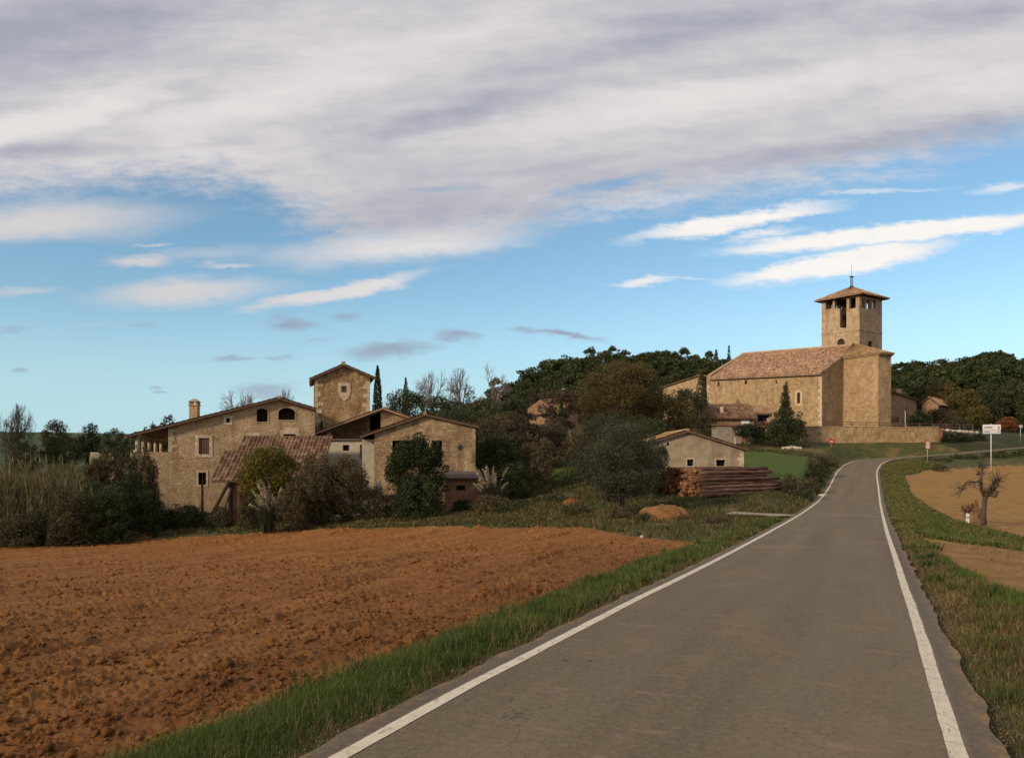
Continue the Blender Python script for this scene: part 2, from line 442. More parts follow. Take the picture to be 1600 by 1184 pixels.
# ---------------------------------------------------------------- road line and terrain
ROAD = [(-27.5, -60, .2), (-12.0, -25, .1), (-3.8, -6, .02), (-1.53, 0, 0), (.93, 5.5, 0), (2.05, 8, -.05), (3.85, 12, -.15), (5.64, 16, -.29), (8.33, 22, -.46),
        (11.9, 30, -.66), (16.4, 40, -.86), (20.9, 50, -.95), (24.5, 58, -.90), (29.9, 70, -.48), (36.6, 85, .45), (40.0, 92, .92), (43.4, 98.5, 1.36),
        (46.8, 103.0, 1.80), (51.5, 105.6, 2.12), (59, 106.8, 2.60), (66.5, 107.4, 3.25), (76, 108.2, 4.0), (92, 110.5, 5.0), (125, 118, 6.4), (180, 128, 8), (250, 138, 9)]
def catmull(P, n):
    P = np.array(P, dtype=float); out = []
    for i in range(len(P) - 1):
        p0 = P[max(i - 1, 0)]; p1 = P[i]; p2 = P[i + 1]; p3 = P[min(i + 2, len(P) - 1)]
        m1 = (p2 - p0) / 2; m2 = (p3 - p1) / 2
        k = max(2, int(np.linalg.norm(p2 - p1) / n))
        for t in np.linspace(0, 1, k, endpoint=False):
            out.append((2*t**3 - 3*t**2 + 1) * p1 + (t**3 - 2*t**2 + t) * m1 + (-2*t**3 + 3*t**2) * p2 + (t**3 - t**2) * m2)
    out.append(P[-1]); return np.array(out)
RD = catmull(ROAD, .6)
RDC = RD[::4]
def road_dist(x, y):
    """signed distance from the road's centre line (+ = right of it) and the road's height there"""
    x = np.asarray(x, float).ravel(); y = np.asarray(y, float).ravel()
    best = np.full(x.shape, 1e9); sd = np.zeros(x.shape); rz = np.zeros(x.shape)
    for a, b in zip(RDC[:-1], RDC[1:]):
        dx, dy = b[0] - a[0], b[1] - a[1]; l2 = dx * dx + dy * dy
        t = np.clip(((x - a[0]) * dx + (y - a[1]) * dy) / l2, 0, 1)
        qx = x - a[0] - t * dx; qy = y - a[1] - t * dy
        d = qx * qx + qy * qy; m = d < best
        best[m] = d[m]; s = np.sign(qx * dy - qy * dx)
        sd[m] = (s * np.sqrt(d))[m]; rz[m] = (a[2] + t * (b[2] - a[2]))[m]
    return sd, rz

CTRL = [(0,1184,6.6),(0,1050,10.5),(500,950,16),(0,950,18),(250,900,25),(600,880,25),(0,900,27),(900,880,20),(-500,1000,12),(-600,880,30),
  (1100,850,27),(1000,838,34),(900,825,42),(750,821,48),(600,823,52),(450,829,54),(300,836,55),(150,845,54),(0,853,51),(-200,862,48),(-450,875,44),
  (250,800,65),(490,797,65),(740,785,62),(620,790,62),(0,815,64),(400,748,95),(0,702,160),(300,694,200),(100,676,330),(-600,694,200),(-1000,680,330),(500,690,330),
  (650,700,110),(900,690,110),(830,735,80),(890,762,68),(890,722,85),(985,803,48),(1040,815,40),(1100,775,55),(1225,777,55),(1085,741,66),(1000,745,66),
  (1195,803,43),(1140,804,44.5),(1210,746,68),(1210,708,88),(1180,700,104),(1300,692.5,112),(1400,692.5,112.5),(1465,692.5,113),(1300,662,128),(1440,667,129),(1150,652,146),(1150,688,113),(1270,699,104),(1540,690,114),(1600,685,116),
  (900,608,215),(1050,590,215),(800,655,200),(1250,590,250),(1500,622,215),(1700,622,215),(1350,610,230),(1600,678,150),(1850,680,150),(1600,665,172),(700,640,330),(1000,600,400),(1500,620,400),
  (1412,745,82),(1420,768,64),(1450,795,50),(1540,824,42),(1600,841,38),(1850,885,31),(1520,729,95),(1600,724,98),(1800,716,102),(1520,765,66),(1600,775,62),
  (1600,1000,9.5),(1500,852,24),(1600,882,19.5),(2000,1000,9.7),(1430,860,22)]
CX = np.array([(U(a, d), d, Zp(b, d)) for a, b, d in CTRL] +
              [(-8, -10, -.3), (8, -10, 0), (0, -60, 0), (-60, -40, -1), (60, -40, -1), (60, 10, -.8), (120, 60, 0), (-90, 20, -3.5), (-5, 2, -.35), (3.5, 2, 0), (7, 6, -.05)])
S = 40.0
def _phi(r2): return np.where(r2 > 1e-12, .5 * r2 * np.log(np.maximum(r2, 1e-12)), 0)
def _fit():
    n = len(CX); X = CX[:, :2] / S
    r2 = ((X[:, None] - X[None]) ** 2).sum(-1)
    A = np.zeros((n + 3, n + 3)); A[:n, :n] = _phi(r2) + np.eye(n) * 0.0015
    A[:n, n] = 1; A[:n, n+1:] = X; A[n, :n] = 1; A[n+1:, :n] = X.T
    b = np.zeros(n + 3); b[:n] = CX[:, 2]
    return np.linalg.solve(A, b)
WT = _fit()
def base_z(x, y):
    x = np.asarray(x, float).ravel(); y = np.asarray(y, float).ravel(); z = np.zeros(x.shape)
    for i in range(0, len(x), 20000):
        xs = x[i:i+20000] / S; ys = y[i:i+20000] / S
        r2 = (xs[:, None] - CX[None, :, 0] / S) ** 2 + (ys[:, None] - CX[None, :, 1] / S) ** 2
        n = len(CX)
        z[i:i+20000] = _phi(r2) @ WT[:n] + WT[n] + WT[n+1] * xs + WT[n+2] * ys
    r = np.hypot(x, y)
    z = np.clip(z, -6, 40)
    z = z + (8 - z) * sstep(r, 340, 600)
    z = z + (0 - z) * sstep(-y, 10, 60)
    return z
def tz(x, y, bumps=True):
    x = np.asarray(x, float).ravel(); y = np.asarray(y, float).ravel()
    z = base_z(x, y); sd, rz = road_dist(x, y); a = np.abs(sd)
    if bumps:
        w = sstep(a, 2.6, 5)
        z = z + w * (perlin(x / 6, y / 6, 1) * .16 + perlin(x / 1.7, y / 1.7, 2) * .05)
    t = sstep(a, 2.5, 4.8)
    return (rz - .10) * (1 - t) + z * t - .12 * np.exp(-((a - 3.2) / .5) ** 2) * 0
def gz(x, y): return float(tz([x], [y])[0])

# ---- regions, outlined on the ground
def PG(lst): return [(U(a, d), d) for a, _, d in lst]
left_edge = []
for yv in (-30, -10, 0, 4, 6, 8, 10, 12, 15, 19, 23, 27):
    cx = .93 + .448 * (yv - 5.5); off = (3.55 if yv < 18 else 3.55 - (yv - 18) * .03)
    left_edge.append((cx - off / math.cos(math.atan(.448)), yv))
FIELD = left_edge + PG([(1000,838,34),(900,825,42),(750,821,48),(600,823,52),(450,829,54),(300,836,55),(150,845,54),(0,853,51),(-200,862,48),(-450,875,44),(-900,900,40)]) + [(-90, -30)]
STUB = PG([(1413,742,84),(1416,756,72),(1424,772,62),(1450,794,51),(1490,811,45),(1540,823,42),(1600,841,38),(1850,885,31),(2600,900,30),(2600,720,100),(1800,716,102),(1600,724,98),(1520,729,95),(1450,734,91)])
PATCH = PG([(1432,832,29),(1470,836,28),(1530,842,26),(1600,852,24),(1760,870,22),(1760,965,12),(1600,944,13.2),(1545,922,15.5),(1492,890,19),(1455,855,24)])
LAWN1 = PG([(1160,750,66),(1160,707,90),(1262,707,90),(1262,738,72),(1235,748,67)])
LAWN2 = PG([(862,772,66),(868,722,86),(915,722,86),(915,768,68)])
POLYS = [FIELD, STUB, PATCH, LAWN1, LAWN2]

th = np.concatenate([np.linspace(-math.pi, -.86, 90, endpoint=False), np.linspace(-.86, .80, 900), np.linspace(.80, math.pi, 90)[1:-1]])
rr = [.4, .8, 1.4, 2.0, 2.6, 3.1]
while rr[-1] < 1400:
    r = rr[-1]; rr.append(r * (1.0085 if r < 60 else 1.012 if r < 130 else 1.03))
rr = np.array(rr)
R, T = np.meshgrid(rr, th, indexing='ij')
GXX = (R * np.sin(T)).ravel(); GYY = (R * np.cos(T)).ravel()
GZZ = tz(GXX, GYY)
GSD, GRZ = road_dist(GXX, GYY)
jx = perlin(GXX / .8, GYY / .8, 5) * .35 + perlin(GXX / .25, GYY / .25, 6) * .12
jy = perlin(GXX / .8, GYY / .8, 7) * .35 + perlin(GXX / .25, GYY / .25, 8) * .12
far = 1 + sstep(np.hypot(GXX, GYY), 15, 60) * 3
inF = in_poly(GXX + jx * far * .6, GYY + jy * far * .6, FIELD)
inS = in_poly(GXX + jx * .8, GYY + jy * .8, STUB)
inP = in_poly(GXX + jx * far, GYY + jy * far, PATCH)
inL = in_poly(GXX + jx, GYY + jy, LAWN1) | in_poly(GXX + jx, GYY + jy, LAWN2)
# ploughed clods: rows parallel to the road, broken lumps of several sizes
c24, s24 = math.cos(.421), math.sin(.421)
A_ = GXX * c24 - GYY * s24; B_ = GXX * s24 + GYY * c24           # across / along the furrows
def clods(a, b):
    z = -.03 + .045 * np.sin(a / .62 * 2 * np.pi + 3.0 * perlin(a / 2, b / 4, 11)) * (.6 + perlin(a / 3, b / 5, 12))
    n1 = perlin(a / .42, b / .55, 13); n2 = perlin(a / .17, b / .20, 14); n3 = perlin(a / .075, b / .085, 15)
    z += .055 * (np.abs(n1) * 2 - .5) + .070 * (.5 - np.abs(n2) * 2.2) + .050 * (.5 - np.abs(n3) * 2.2)
    patch = sstep(perlin(a / 1.6, b / 3.4, 16), .05, .45)
    return z * (.55 + .8 * patch) + .06 * patch
fz = clods(A_, B_)
GZZ = np.where(inF, GZZ + fz * (1.0 + .25 * sstep(np.hypot(GXX, GYY), 15, 40)), GZZ)
GZZ = np.where(inS | inP, GZZ + .05 * perlin(GXX / .5, GYY / .5, 17) + .03 * perlin(GXX / .18, GYY / .18, 18), GZZ)
nr, nth = len(rr), len(th)
idx = np.arange(nr * nth).reshape(nr, nth)
q = np.stack([idx[:-1, :], np.roll(idx[:-1, :], -1, 1), np.roll(idx[1:, :], -1, 1), idx[1:, :]], -1).reshape(-1, 4)
q = q[:, ::-1]
qc = q[:, 0]
reg = np.zeros(len(q), int)
rad = np.hypot(GXX, GYY)[qc]
reg[(rad > 128)] = 5
reg[(rad > 128) & (GXX[qc] < -8)] = 6
reg[inL[qc]] = 4; reg[inP[qc]] = 3; reg[inS[qc]] = 2; reg[inF[qc]] = 1
GCO = np.stack([GXX, GYY, GZZ], -1)

# ---- ground materials
def soil_mat():
    m = Mat('ploughed_soil'); co = m.coord()
    fur = m.coord((1, 1, 1), (0, 0, .421)); big = m.noise(m.coord((1, .16, 1), src=fur), .16, 5, .6); row = m.noise(m.coord((1, .07, 1), src=fur), 1.25, 5, .6); mid = m.noise(co, 3.0, 7, .75); fine = m.noise(co, 13, 6, .8); grit = m.noise(co, 45, 3, .8)
    c = m.ramp(mid, [(.33, (.155, .058, .014)), (.47, (.295, .121, .029)), (.58, (.37, .162, .041)), (.70, (.455, .225, .067))])
    c = m.mix(m.sm(big, .35, .68, 0, .55), c, (.255, .096, .025))
    c = m.mix(m.sm(row, .52, .62, 0, .45), c, (.17, .068, .018)); c = m.mix(m.sm(row, .46, .38, 0, .4), c, (.42, .21, .062))
    c = m.mix(m.sm(fine, .52, .66, 0, .6), c, (.36, .185, .058))
    c = m.mix(m.sm(fine, .48, .35, 0, .75), c, (.085, .032, .009))  # dark pits here and below paint the shade between clods
    c = m.mix(m.sm(grit, .42, .25, 0, .6), c, (.07, .026, .009))
    grn = m.noise(co, .9, 6, .75)
    c = m.mix(m.sm(grn, .64, .72, 0, .6), c, (.11, .105, .055))
    m.color(c); m.bump(m.math('ADD', m.math('MULTIPLY', grit, .4), m.math('ADD', fine, mid)), 1.0, .09); return m.m
def grass_ground(name, a, b, c_, scale=1.4, dry=.5):
    m = Mat(name); co = m.coord(); n = m.noise(co, scale, 6, .7); n2 = m.noise(co, .23, 5, .6); f = m.noise(co, 14, 4, .7)
    c = m.ramp(n, [(.3, a), (.52, b), (.75, c_)])
    c = m.mix(m.sm(n2, .5, .66, 0, dry), c, (.20, .125, .05))
    c = m.mix(m.sm(f, .45, .25, 0, .7), c, (.012, .02, .006))
    m.color(c); m.bump(m.math('ADD', f, n), .9, .08); return m.m
def stub_mat(name, k=1.0):
    m = Mat(name); co = m.coord(); n = m.noise(co, 1.1, 6, .7); f = m.noise(m.coord((1, 1, 1)), 11, 5, .75); b = m.noise(m.coord((1, .35, 1), (0, 0, 1.2)), .22, 4)
    c = m.ramp(n, [(.30, (.25 * k, .132 * k, .038 * k)), (.5, (.38 * k, .210 * k, .064 * k)), (.70, (.48 * k, .285 * k, .10 * k))])
    c = m.mix(m.sm(b, .4, .65, 0, .5), c, (.40 * k, .225 * k, .048 * k))
    c = m.mix(m.sm(f, .5, .72, 0, .45), c, (.38 * k, .245 * k, .075 * k)); c = m.mix(m.sm(f, .45, .28, 0, .5), c, (.13, .07, .03))
    g_ = m.noise(m.coord((1, 1, 1)), 3.2, 6, .75); c = m.mix(m.sm(g_, .55, .64, 0, .55), c, (.22 * k, .13 * k, .042 * k)); c = m.mix(m.sm(g_, .46, .38, 0, .4), c, (.40 * k, .28 * k, .10 * k))
    m.color(c); m.bump(m.math('ADD', f, m.math('ADD', n, g_)), 1.0, .09); return m.m
GM = {0: ('ground', grass_ground('verge_soil', (.035, .05, .015), (.07, .075, .022), (.17, .105, .042), 1.1, .75)),
      1: ('ploughed_field', soil_mat()), 2: ('stubble_field', stub_mat('stubble_soil', .78)), 3: ('bare_soil', stub_mat('bare_earth', .74)),
      4: ('lawn', grass_ground('lawn_grass', (.045, .078, .010), (.06, .10, .014), (.075, .112, .02), 1.0, .12)),
      5: ('hillside', grass_ground('forest_floor', (.02, .028, .01), (.035, .04, .014), (.06, .05, .025), .5, .2)),
      6: ('green_hill', grass_ground('distant_meadow', (.03, .055, .016), (.045, .075, .022), (.06, .08, .03), .05, .1))}
for k, (nm, mt) in GM.items():
    qs = q[reg == k]
    u_, inv = np.unique(qs.ravel(), return_inverse=True)
    o = link(nm, np_mesh(nm, GCO[u_], inv.reshape(-1, 4), smooth=(k != 1)), mt)
    tag(o, kind='structure')
tag(bpy.data.objects['ploughed_field'], 'red brown ploughed field of broken clods left of the road', 'field')
tag(bpy.data.objects['stubble_field'], 'tan stubble field beyond the bank right of the road', 'field')
tag(bpy.data.objects['bare_soil'], 'patch of bare tan soil beside the right hand verge', 'soil')

# ---- road sheet, painted lines, driveway
def strip(name, pts, lo, hi, dz, mat, n=2, wob=(0, 0), skirt=False):
    pts = np.array(pts); d = np.gradient(pts[:, :2], axis=0); d /= np.linalg.norm(d, axis=1)[:, None]
    nx, ny = d[:, 1], -d[:, 0]
    s = np.concatenate([[0], np.cumsum(np.linalg.norm(np.diff(pts[:, :2], axis=0), axis=1))])
    co, uv = [], []
    for j in range(n):
        t = j / (n - 1); w = lo + (hi - lo) * t
        if j == 0: w = w + wob[0] * (perlin(s / .9, s * 0, 21) + perlin(s / .3, s * 0, 22) * .5)
        if j == n - 1: w = w + wob[1] * (perlin(s / .9, s * 0, 23) + perlin(s / .3, s * 0, 24) * .5)
        w = w + 0 * s
        crown = -.012 * (w / 2) ** 2
        co.append(np.stack([pts[:, 0] + nx * w, pts[:, 1] + ny * w, pts[:, 2] + dz + crown], -1)); uv.append(np.stack([w, s, s * 0], -1))
    k = len(pts); co = np.concatenate(co); uv = np.concatenate(uv)
    i = np.arange(k - 1); f = []
    for j in range(n - 1): f.append(np.stack([j * k + i, (j + 1) * k + i, (j + 1) * k + i + 1, j * k + i + 1], -1))
    return link(name, np_mesh(name, co, np.concatenate(f), smooth=True, attrs={'uvp': uv}), mat)
RDF = catmull(ROAD, .18)
def asphalt():
    m = Mat('asphalt'); a = m.attr('uvp').outputs['Vector']
    tr = m.noise(m.coord((1.6, .06, 1), src=a), 1.0, 5, .55); patch = m.noise(m.coord((.6, .35, 1), src=a), 1.0, 6, .65); fine = m.noise(m.coord(src=a), 46, 3, .8)
    sp = m.vor(m.coord(src=a), 60)
    c = m.ramp(tr, [(.3, (.112, .086, .053)), (.5, (.136, .105, .066)), (.7, (.164, .129, .082))])
    c = m.mix(m.sm(patch, .52, .66, 0, .5), c, (.205, .148, .085))
    c = m.mix(m.sm(patch, .45, .28, 0, .35), c, (.105, .09, .072))
    dust = m.noise(m.coord((.9, 2.6, 1), src=a), 1.3, 7, .72)
    c = m.mix(m.sm(dust, .57, .68, 0, .7), c, (.25, .178, .10))
    c = m.mix(m.sm(fine, .5, .75, 0, .5), c, (.22, .18, .13)); c = m.mix(m.sm(fine, .45, .22, 0, .6), c, (.055, .046, .036))
    sx = m.N('ShaderNodeSeparateXYZ'); m.L(a, sx.inputs[0])
    wob = m.N('ShaderNodeTexNoise'); m.L(a, wob.inputs['Vector']); wob.inputs['Scale'].default_value = 1.6; wob.inputs['Detail'].default_value = 5
    wv = m.N('ShaderNodeVectorMath'); wv.operation = 'ADD'; m.L(a, wv.inputs[0]); m.L(wob.outputs['Color'], wv.inputs[1])
    crk = m.vor(m.coord((.75, .42, 1), src=wv.outputs[0]), 1.0, 'DISTANCE_TO_EDGE'); gate = m.noise(m.coord((.5, .22, 1), src=a), 1.0, 3)
    c = m.mix(m.math('MULTIPLY', m.sm(crk, .007, .0015), m.sm(gate, .50, .60, 0, .75)), c, (.045, .037, .03))
    trk = m.math('ABSOLUTE', m.math('SUBTRACT', m.math('ABSOLUTE', sx.outputs[0], 0), .85), 0)
    c = m.mix(m.sm(trk, .42, .12, 0, .22), c, (.175, .142, .10))
    ax = m.math('ABSOLUTE', sx.outputs[0], 0)
    c = m.mix(m.sm(ax, 2.03, 2.08, 0, .7), c, (.098, .080, .060))
    edge = m.noise(m.coord((2, 1.2, 1), src=a), 1.6, 6, .75)
    c = m.mix(m.math('MULTIPLY', m.sm(ax, 2.08, 2.28), m.sm(edge, .42, .58)), c, (.22, .145, .065))
    g2 = m.noise(m.coord(src=a), 15, 5, .8); c = m.mix(m.sm(g2, .50, .64, 0, .55), c, (.20, .162, .115)); c = m.mix(m.sm(g2, .48, .36, 0, .6), c, (.085, .068, .048))
    spots = m.vor(m.coord(src=a), .8); c = m.mix(m.sm(spots, .045, .02, 0, .75), c, (.04, .032, .026))
    m.color(c); m.b.inputs['Roughness'].default_value = .85
    m.bump(m.math('ADD', fine, m.math('MULTIPLY', patch, .5)), .6, .012); return m.m
road = strip('road', RDF, -2.24, 2.26, -.01, asphalt(), 17, (.09, .10)); tag(road, 'narrow grey brown country road climbing to the church', 'road', kind='structure')
def paint():
    m = Mat('road_paint'); a = m.attr('uvp').outputs['Vector']
    n = m.noise(m.coord((6, 2, 1), src=a), 1, 6, .75); f = m.noise(m.coord(src=a), 55, 3, .8); cr = m.vor(m.coord((1, 3.2, 1), src=a), 1.2, 'DISTANCE_TO_EDGE')
    c = m.ramp(n, [(.3, (.47, .41, .30)), (.55, (.60, .54, .42)), (.8, (.66, .60, .48))])
    c = m.mix(m.sm(f, .56, .70, 0, .6), c, (.22, .18, .13)); ch = m.noise(m.coord((14, 5, 1), src=a), 1.0, 6, .75); c = m.mix(m.sm(ch, .56, .62, 0, .7), c, (.23, .185, .13)); c = m.mix(m.sm(n, .56, .68, 0, .5), c, (.28, .225, .155)); c = m.mix(m.sm(cr, .012, .0, 0, .7), c, (.2, .165, .12))
    m.color(c); m.b.inputs['Roughness'].default_value = .8; return m.m
pm = paint()
ends = [i for i in range(len(RDF)) if RDF[i, 1] < 108.0 and RDF[i, 0] < 64 and RDF[i, 1] > -30]
for lo, hi in ((-2.03, -1.90), (1.90, 2.03)):
    o = strip('road_edge_line', RDF[ends], lo, hi, -.005, pm, 3, (.012, .012)); tag(o, kind='structure')
    tag(o, 'white edge line along the left side of the road' if lo < 0 else 'white edge line along the right side of the road', 'road marking')
# pale patched joint across the road
i0 = int(np.argmin(np.abs(RDF[:, 1] - 41.5)))
mb = MB()
for k in range(24):
    w0, w1 = -1.2 + k * 3.0 / 24, -1.2 + (k + 1) * 3.0 / 24
    def rp(w, ds):
        p = RDF[i0]; d = RDF[i0 + 1] - RDF[i0]; d = d / np.linalg.norm(d); 
        dd = ds + .35 * math.sin(w * 1.3) - .5 * w
        return (p[0] + d[1] * w + d[0] * dd, p[1] - d[0] * w + d[1] * dd, p[2] + d[2] * dd - .004 - .012 * (w / 2) ** 2)
    mb.add([rp(w0, -.22), rp(w1, -.22), rp(w1, .22), rp(w0, .22)], [(0, 1, 2, 3)])
o = mb.build('road_seam', m_plain('seam_mortar', (.23, .185, .125), .9, .3, 3)); tag(o, 'pale repaired seam crossing the road', 'road marking', kind='structure')
# concrete driveway joining from the left
dr = [(U(1231, 40.2), 40.2), (U(1220, 41), 40.9), (U(1200, 42.5), 42.0), (U(1170, 43), 43.0), (U(1140, 43.5), 43.6)]
dr = catmull([(x, y, 0) for x, y in dr], .3)
zz = np.maximum(tz(dr[:, 0], dr[:, 1], False), -.98) + .06
zz[:3] = np.maximum(zz[:3], -.84); dr[:, 2] = np.convolve(np.pad(zz, 3, mode='edge'), np.ones(7) / 7, 'valid')
o = strip('driveway', dr, -.95, 0.95, -.01, M['concrete'], 5, (.3, .3)); tag(o, 'short pale dirt driveway joining the road from the left', 'driveway', kind='structure')
# ---------------------------------------------------------------- buildings
class Fac:
    """a vertical wall line between two measured ground points; q() turns a photograph pixel on that wall into (along, height)"""
    def __init__(s, pa, da, pb, db):
        s.A = Vector((U(pa, da), da)); s.B = Vector((U(pb, db), db)); s.fin()
    def fin(s):
        s.l = (s.B - s.A).length; s.t = (s.B - s.A) / s.l; s.n = Vector((-s.t.y, s.t.x)); return s
    @classmethod
    def pts(c, A, B):
        o = c.__new__(c); o.A = Vector(A); o.B = Vector(B); return o.fin()
    def q(s, px, py):
        u = (px - 800) / FX
        k = (s.A.x - u * s.A.y) / (u * s.t.y - s.t.x)
        y = s.A.y + k * s.t.y
        return (k, Zp(py, y))
    def w(s, k, z, off=0.0):
        p = s.A + s.t * k + s.n * off
        return (p.x, p.y, z)
    def rect(s, x0, y0, x1, y1):
        a, za = s.q(x0, y0); b, zb = s.q(x1, y1); return [(a, zb), (b, zb), (b, za), (a, za)]
    def arch(s, x0, y0, x1, y1, rise=.5, n=8):
        a, zt = s.q(x0, y0); b, zb = s.q(x1, y1); h = (b - a) / 2; zs = zt - h * rise * 2 if rise < .5 else zt - h
        zs = max(zs, zb + .05); pts = [(a, zb), (b, zb)]
        for i in range(n + 1):
            t = math.pi * i / n; pts.append(((a + b) / 2 + h * math.cos(t), zs + (zt - zs) * math.sin(t)))
        return pts

def panel(mb, f, outline, holes=(), thick=.45, off=0.0):
    loops = [outline] + list(holes)
    flat = [p for lp in loops for p in lp]; n = len(flat)
    ed, b = [], 0
    for lp in loops:
        ed += [(b + i, b + (i + 1) % len(lp)) for i in range(len(lp))]; b += len(lp)
    cd = geometry.delaunay_2d_cdt([Vector(p) for p in flat], ed, [], 0, 1e-5)
    cv = [tuple(p) for p in cd[0]]; fs = []; m = len(cv)
    v = [f.w(a, z, off) for a, z in cv] + [f.w(a, z, off + thick) for a, z in cv]
    base = len(v)
    v += [f.w(a, z, off) for a, z in flat] + [f.w(a, z, off + thick) for a, z in flat]
    for t in cd[2]:
        (x0, y0), (x1, y1), (x2, y2) = (cv[i] for i in t)
        gx, gy = np.array([(x0 + x1 + x2) / 3]), np.array([(y0 + y1 + y2) / 3])
        if not in_poly(gx, gy, outline)[0] or any(in_poly(gx, gy, h)[0] for h in holes): continue
        t = tuple(t)
        if (x1 - x0) * (y2 - y0) - (x2 - x0) * (y1 - y0) < 0: t = t[::-1]
        fs.append(t); fs.append(tuple(i + m for i in t[::-1]))
    b = 0
    for lp in loops:
        k = len(lp)
        for i in range(k):
            j = (i + 1) % k; fs.append((base + b + i, base + b + i + n, base + b + j + n, base + b + j))
        b += k
    mb.add(v, fs)

def roof(mb, p0, p1, p2, p3, thick=.12, pitch=.26, row=.42, jit=.02, lift=.03, slab=None):
    """a slope of barrel tiles: p0-p1 eave, p3-p2 ridge"""
    p0, p1, p2, p3 = (Vector(p) for p in (p0, p1, p2, p3))
    n = (p1 - p0).cross(p3 - p0)
    if n.z < 0:
        p0, p1, p2, p3 = p1, p0, p3, p2; n = (p1 - p0).cross(p3 - p0)
    n.normalize()
    wid = max((p1 - p0).length, (p2 - p3).length); ln = max((p3 - p0).length, (p2 - p1).length)
    nu = max(4, int(wid / pitch) * 4); nv = max(2, int(ln / row))
    v, uv, f = [], [], []
    vs = []
    for j in range(nv): vs += [(j / nv, 1.0, j), ((j + .999) / nv, .0, j)]
    for (t, hi, j) in vs:
        for i in range(nu + 1):
            s = i / nu
            p = p0.lerp(p1, s).lerp(p3.lerp(p2, s), t)
            h = .045 * math.cos(2 * math.pi * i / 4) + .035 * hi + jit * noise1(i // 4, j)
            v.append(p + n * (h + lift + .05)); uv.append(((i + 1) / 4 + .001, j + .5, 0))
    for j in range(len(vs) - 1):
        for i in range(nu):
            a = j * (nu + 1) + i; f.append((a, a + 1, a + nu + 2, a + nu + 1))
    mb.add(v, f, uv)
    q = [p0, p1, p2, p3]
    (slab or mb).hexa([p + n * (lift - thick) for p in q] + [p + n * (lift + .01) for p in q])
def noise1(i, j):
    return (math.sin(i * 12.9898 + j * 78.233) * 43758.5453) % 1.0 - .5

def fbox(mb, f, s0, s1, o0, o1, z0, z1):
    mb.hexa([f.w(s0, z0, o0), f.w(s1, z0, o0), f.w(s1, z0, o1), f.w(s0, z0, o1), f.w(s0, z1, o0), f.w(s1, z1, o0), f.w(s1, z1, o1), f.w(s0, z1, o1)])
def frame_around(mb, f, loop, wdt=.22, proud=.04):
    """dressed stones round an opening: a ring standing proud of the wall"""
    cx = sum(a for a, _ in loop) / len(loop); cz = sum(z for _, z in loop) / len(loop)
    outer = []
    a0 = min(a for a, _ in loop); a1 = max(a for a, _ in loop); z0 = min(z for _, z in loop); z1 = max(z for _, z in loop)
    for a, z in loop:
        ka = 1 + 2 * wdt / max(a1 - a0, .01); kz = 1 + 2 * wdt / max(z1 - z0, .01)
        outer.append((cx + (a - (a0 + a1) / 2) * ka + ((a0 + a1) / 2 - cx), (z0 + z1) / 2 + (z - (z0 + z1) / 2) * kz))
    panel(mb, f, outer, [loop], proud + .1, -proud)

def fill(mb, f, loop, off=.25, thick=.05):
    panel(mb, f, loop, (), thick, off)

def gable(name, label, f, eL, ap, eR, zb, depth, holes=(), wall='house', tile='tile_old', over=.35, of=.35, ob=.3, overL=None, overR=None, cat='building', thick=.45, group=None):
    sL, zL = f.q(*eL); sA, zA = f.q(*ap); sR, zR = f.q(*eR)
    o = empty(name, f.w((sL + sR) / 2, zb)); tag(o, label, cat, group)
    mb = MB()
    out = [(sL, zb), (sR, zb), (sR, zR), (sA, zA), (sL, zL)]
    panel(mb, f, out, holes, thick)
    panel(mb, f, out, (), .3, depth - .3)
    for s0, z1, sg in ((sL, zL, 1), (sR, zR, -1)):
        a = s0; b = s0 + sg * .4; a, b = min(a, b), max(a, b)
        mb.hexa([f.w(a, zb, thick), f.w(b, zb, thick), f.w(b, zb, depth - .3), f.w(a, zb, depth - .3),
                 f.w(a, z1, thick), f.w(b, z1, thick), f.w(b, z1, depth - .3), f.w(a, z1, depth - .3)])
    mb.build('wall', M[wall], o)
    r = MB(); sl = MB()
    kl = (zA - zL) / (sA - sL); kr = (zA - zR) / (sR - sA)
    oL = over if overL is None else overL; oR = over if overR is None else overR
    roof(r, f.w(sL - oL, zL - kl * oL, -of), f.w(sL - oL, zL - kl * oL, depth + ob), f.w(sA, zA, depth + ob), f.w(sA, zA, -of), lift=.13, slab=sl)
    roof(r, f.w(sR + oR, zR - kr * oR, -of), f.w(sR + oR, zR - kr * oR, depth + ob), f.w(sA, zA, depth + ob), f.w(sA, zA, -of), lift=.13, slab=sl)
    r.tube([f.w(sA, zA + .2, -of), f.w(sA, zA + .2, depth + ob)], .13, 8)
    rf = r.build('roof', M[tile], o, uv=True); sl.build('eave_shade_boards', M['wood'], rf)  # timber-coloured slab darkens eave underside and verge in place of shade
    return o

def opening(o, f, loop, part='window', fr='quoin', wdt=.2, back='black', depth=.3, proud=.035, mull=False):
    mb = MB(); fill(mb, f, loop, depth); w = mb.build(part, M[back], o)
    if fr:
        m2 = MB(); frame_around(m2, f, loop, wdt, proud); m2.build('frame', M[fr], w)
    if mull:
        a0 = min(a for a, _ in loop); a1 = max(a for a, _ in loop); z0 = min(z for _, z in loop); z1 = max(z for _, z in loop)
        m3 = MB()
        for t in (.5,):
            a = a0 + (a1 - a0) * t
            m3.hexa([f.w(a - .04, z0, depth - .06), f.w(a + .04, z0, depth - .06), f.w(a + .04, z0, depth - .01), f.w(a - .04, z0, depth - .01),
                     f.w(a - .04, z1, depth - .06), f.w(a + .04, z1, depth - .06), f.w(a + .04, z1, depth - .01), f.w(a - .04, z1, depth - .01)])
        m3.build('glazing_bar', M['wood'], w)
    return w

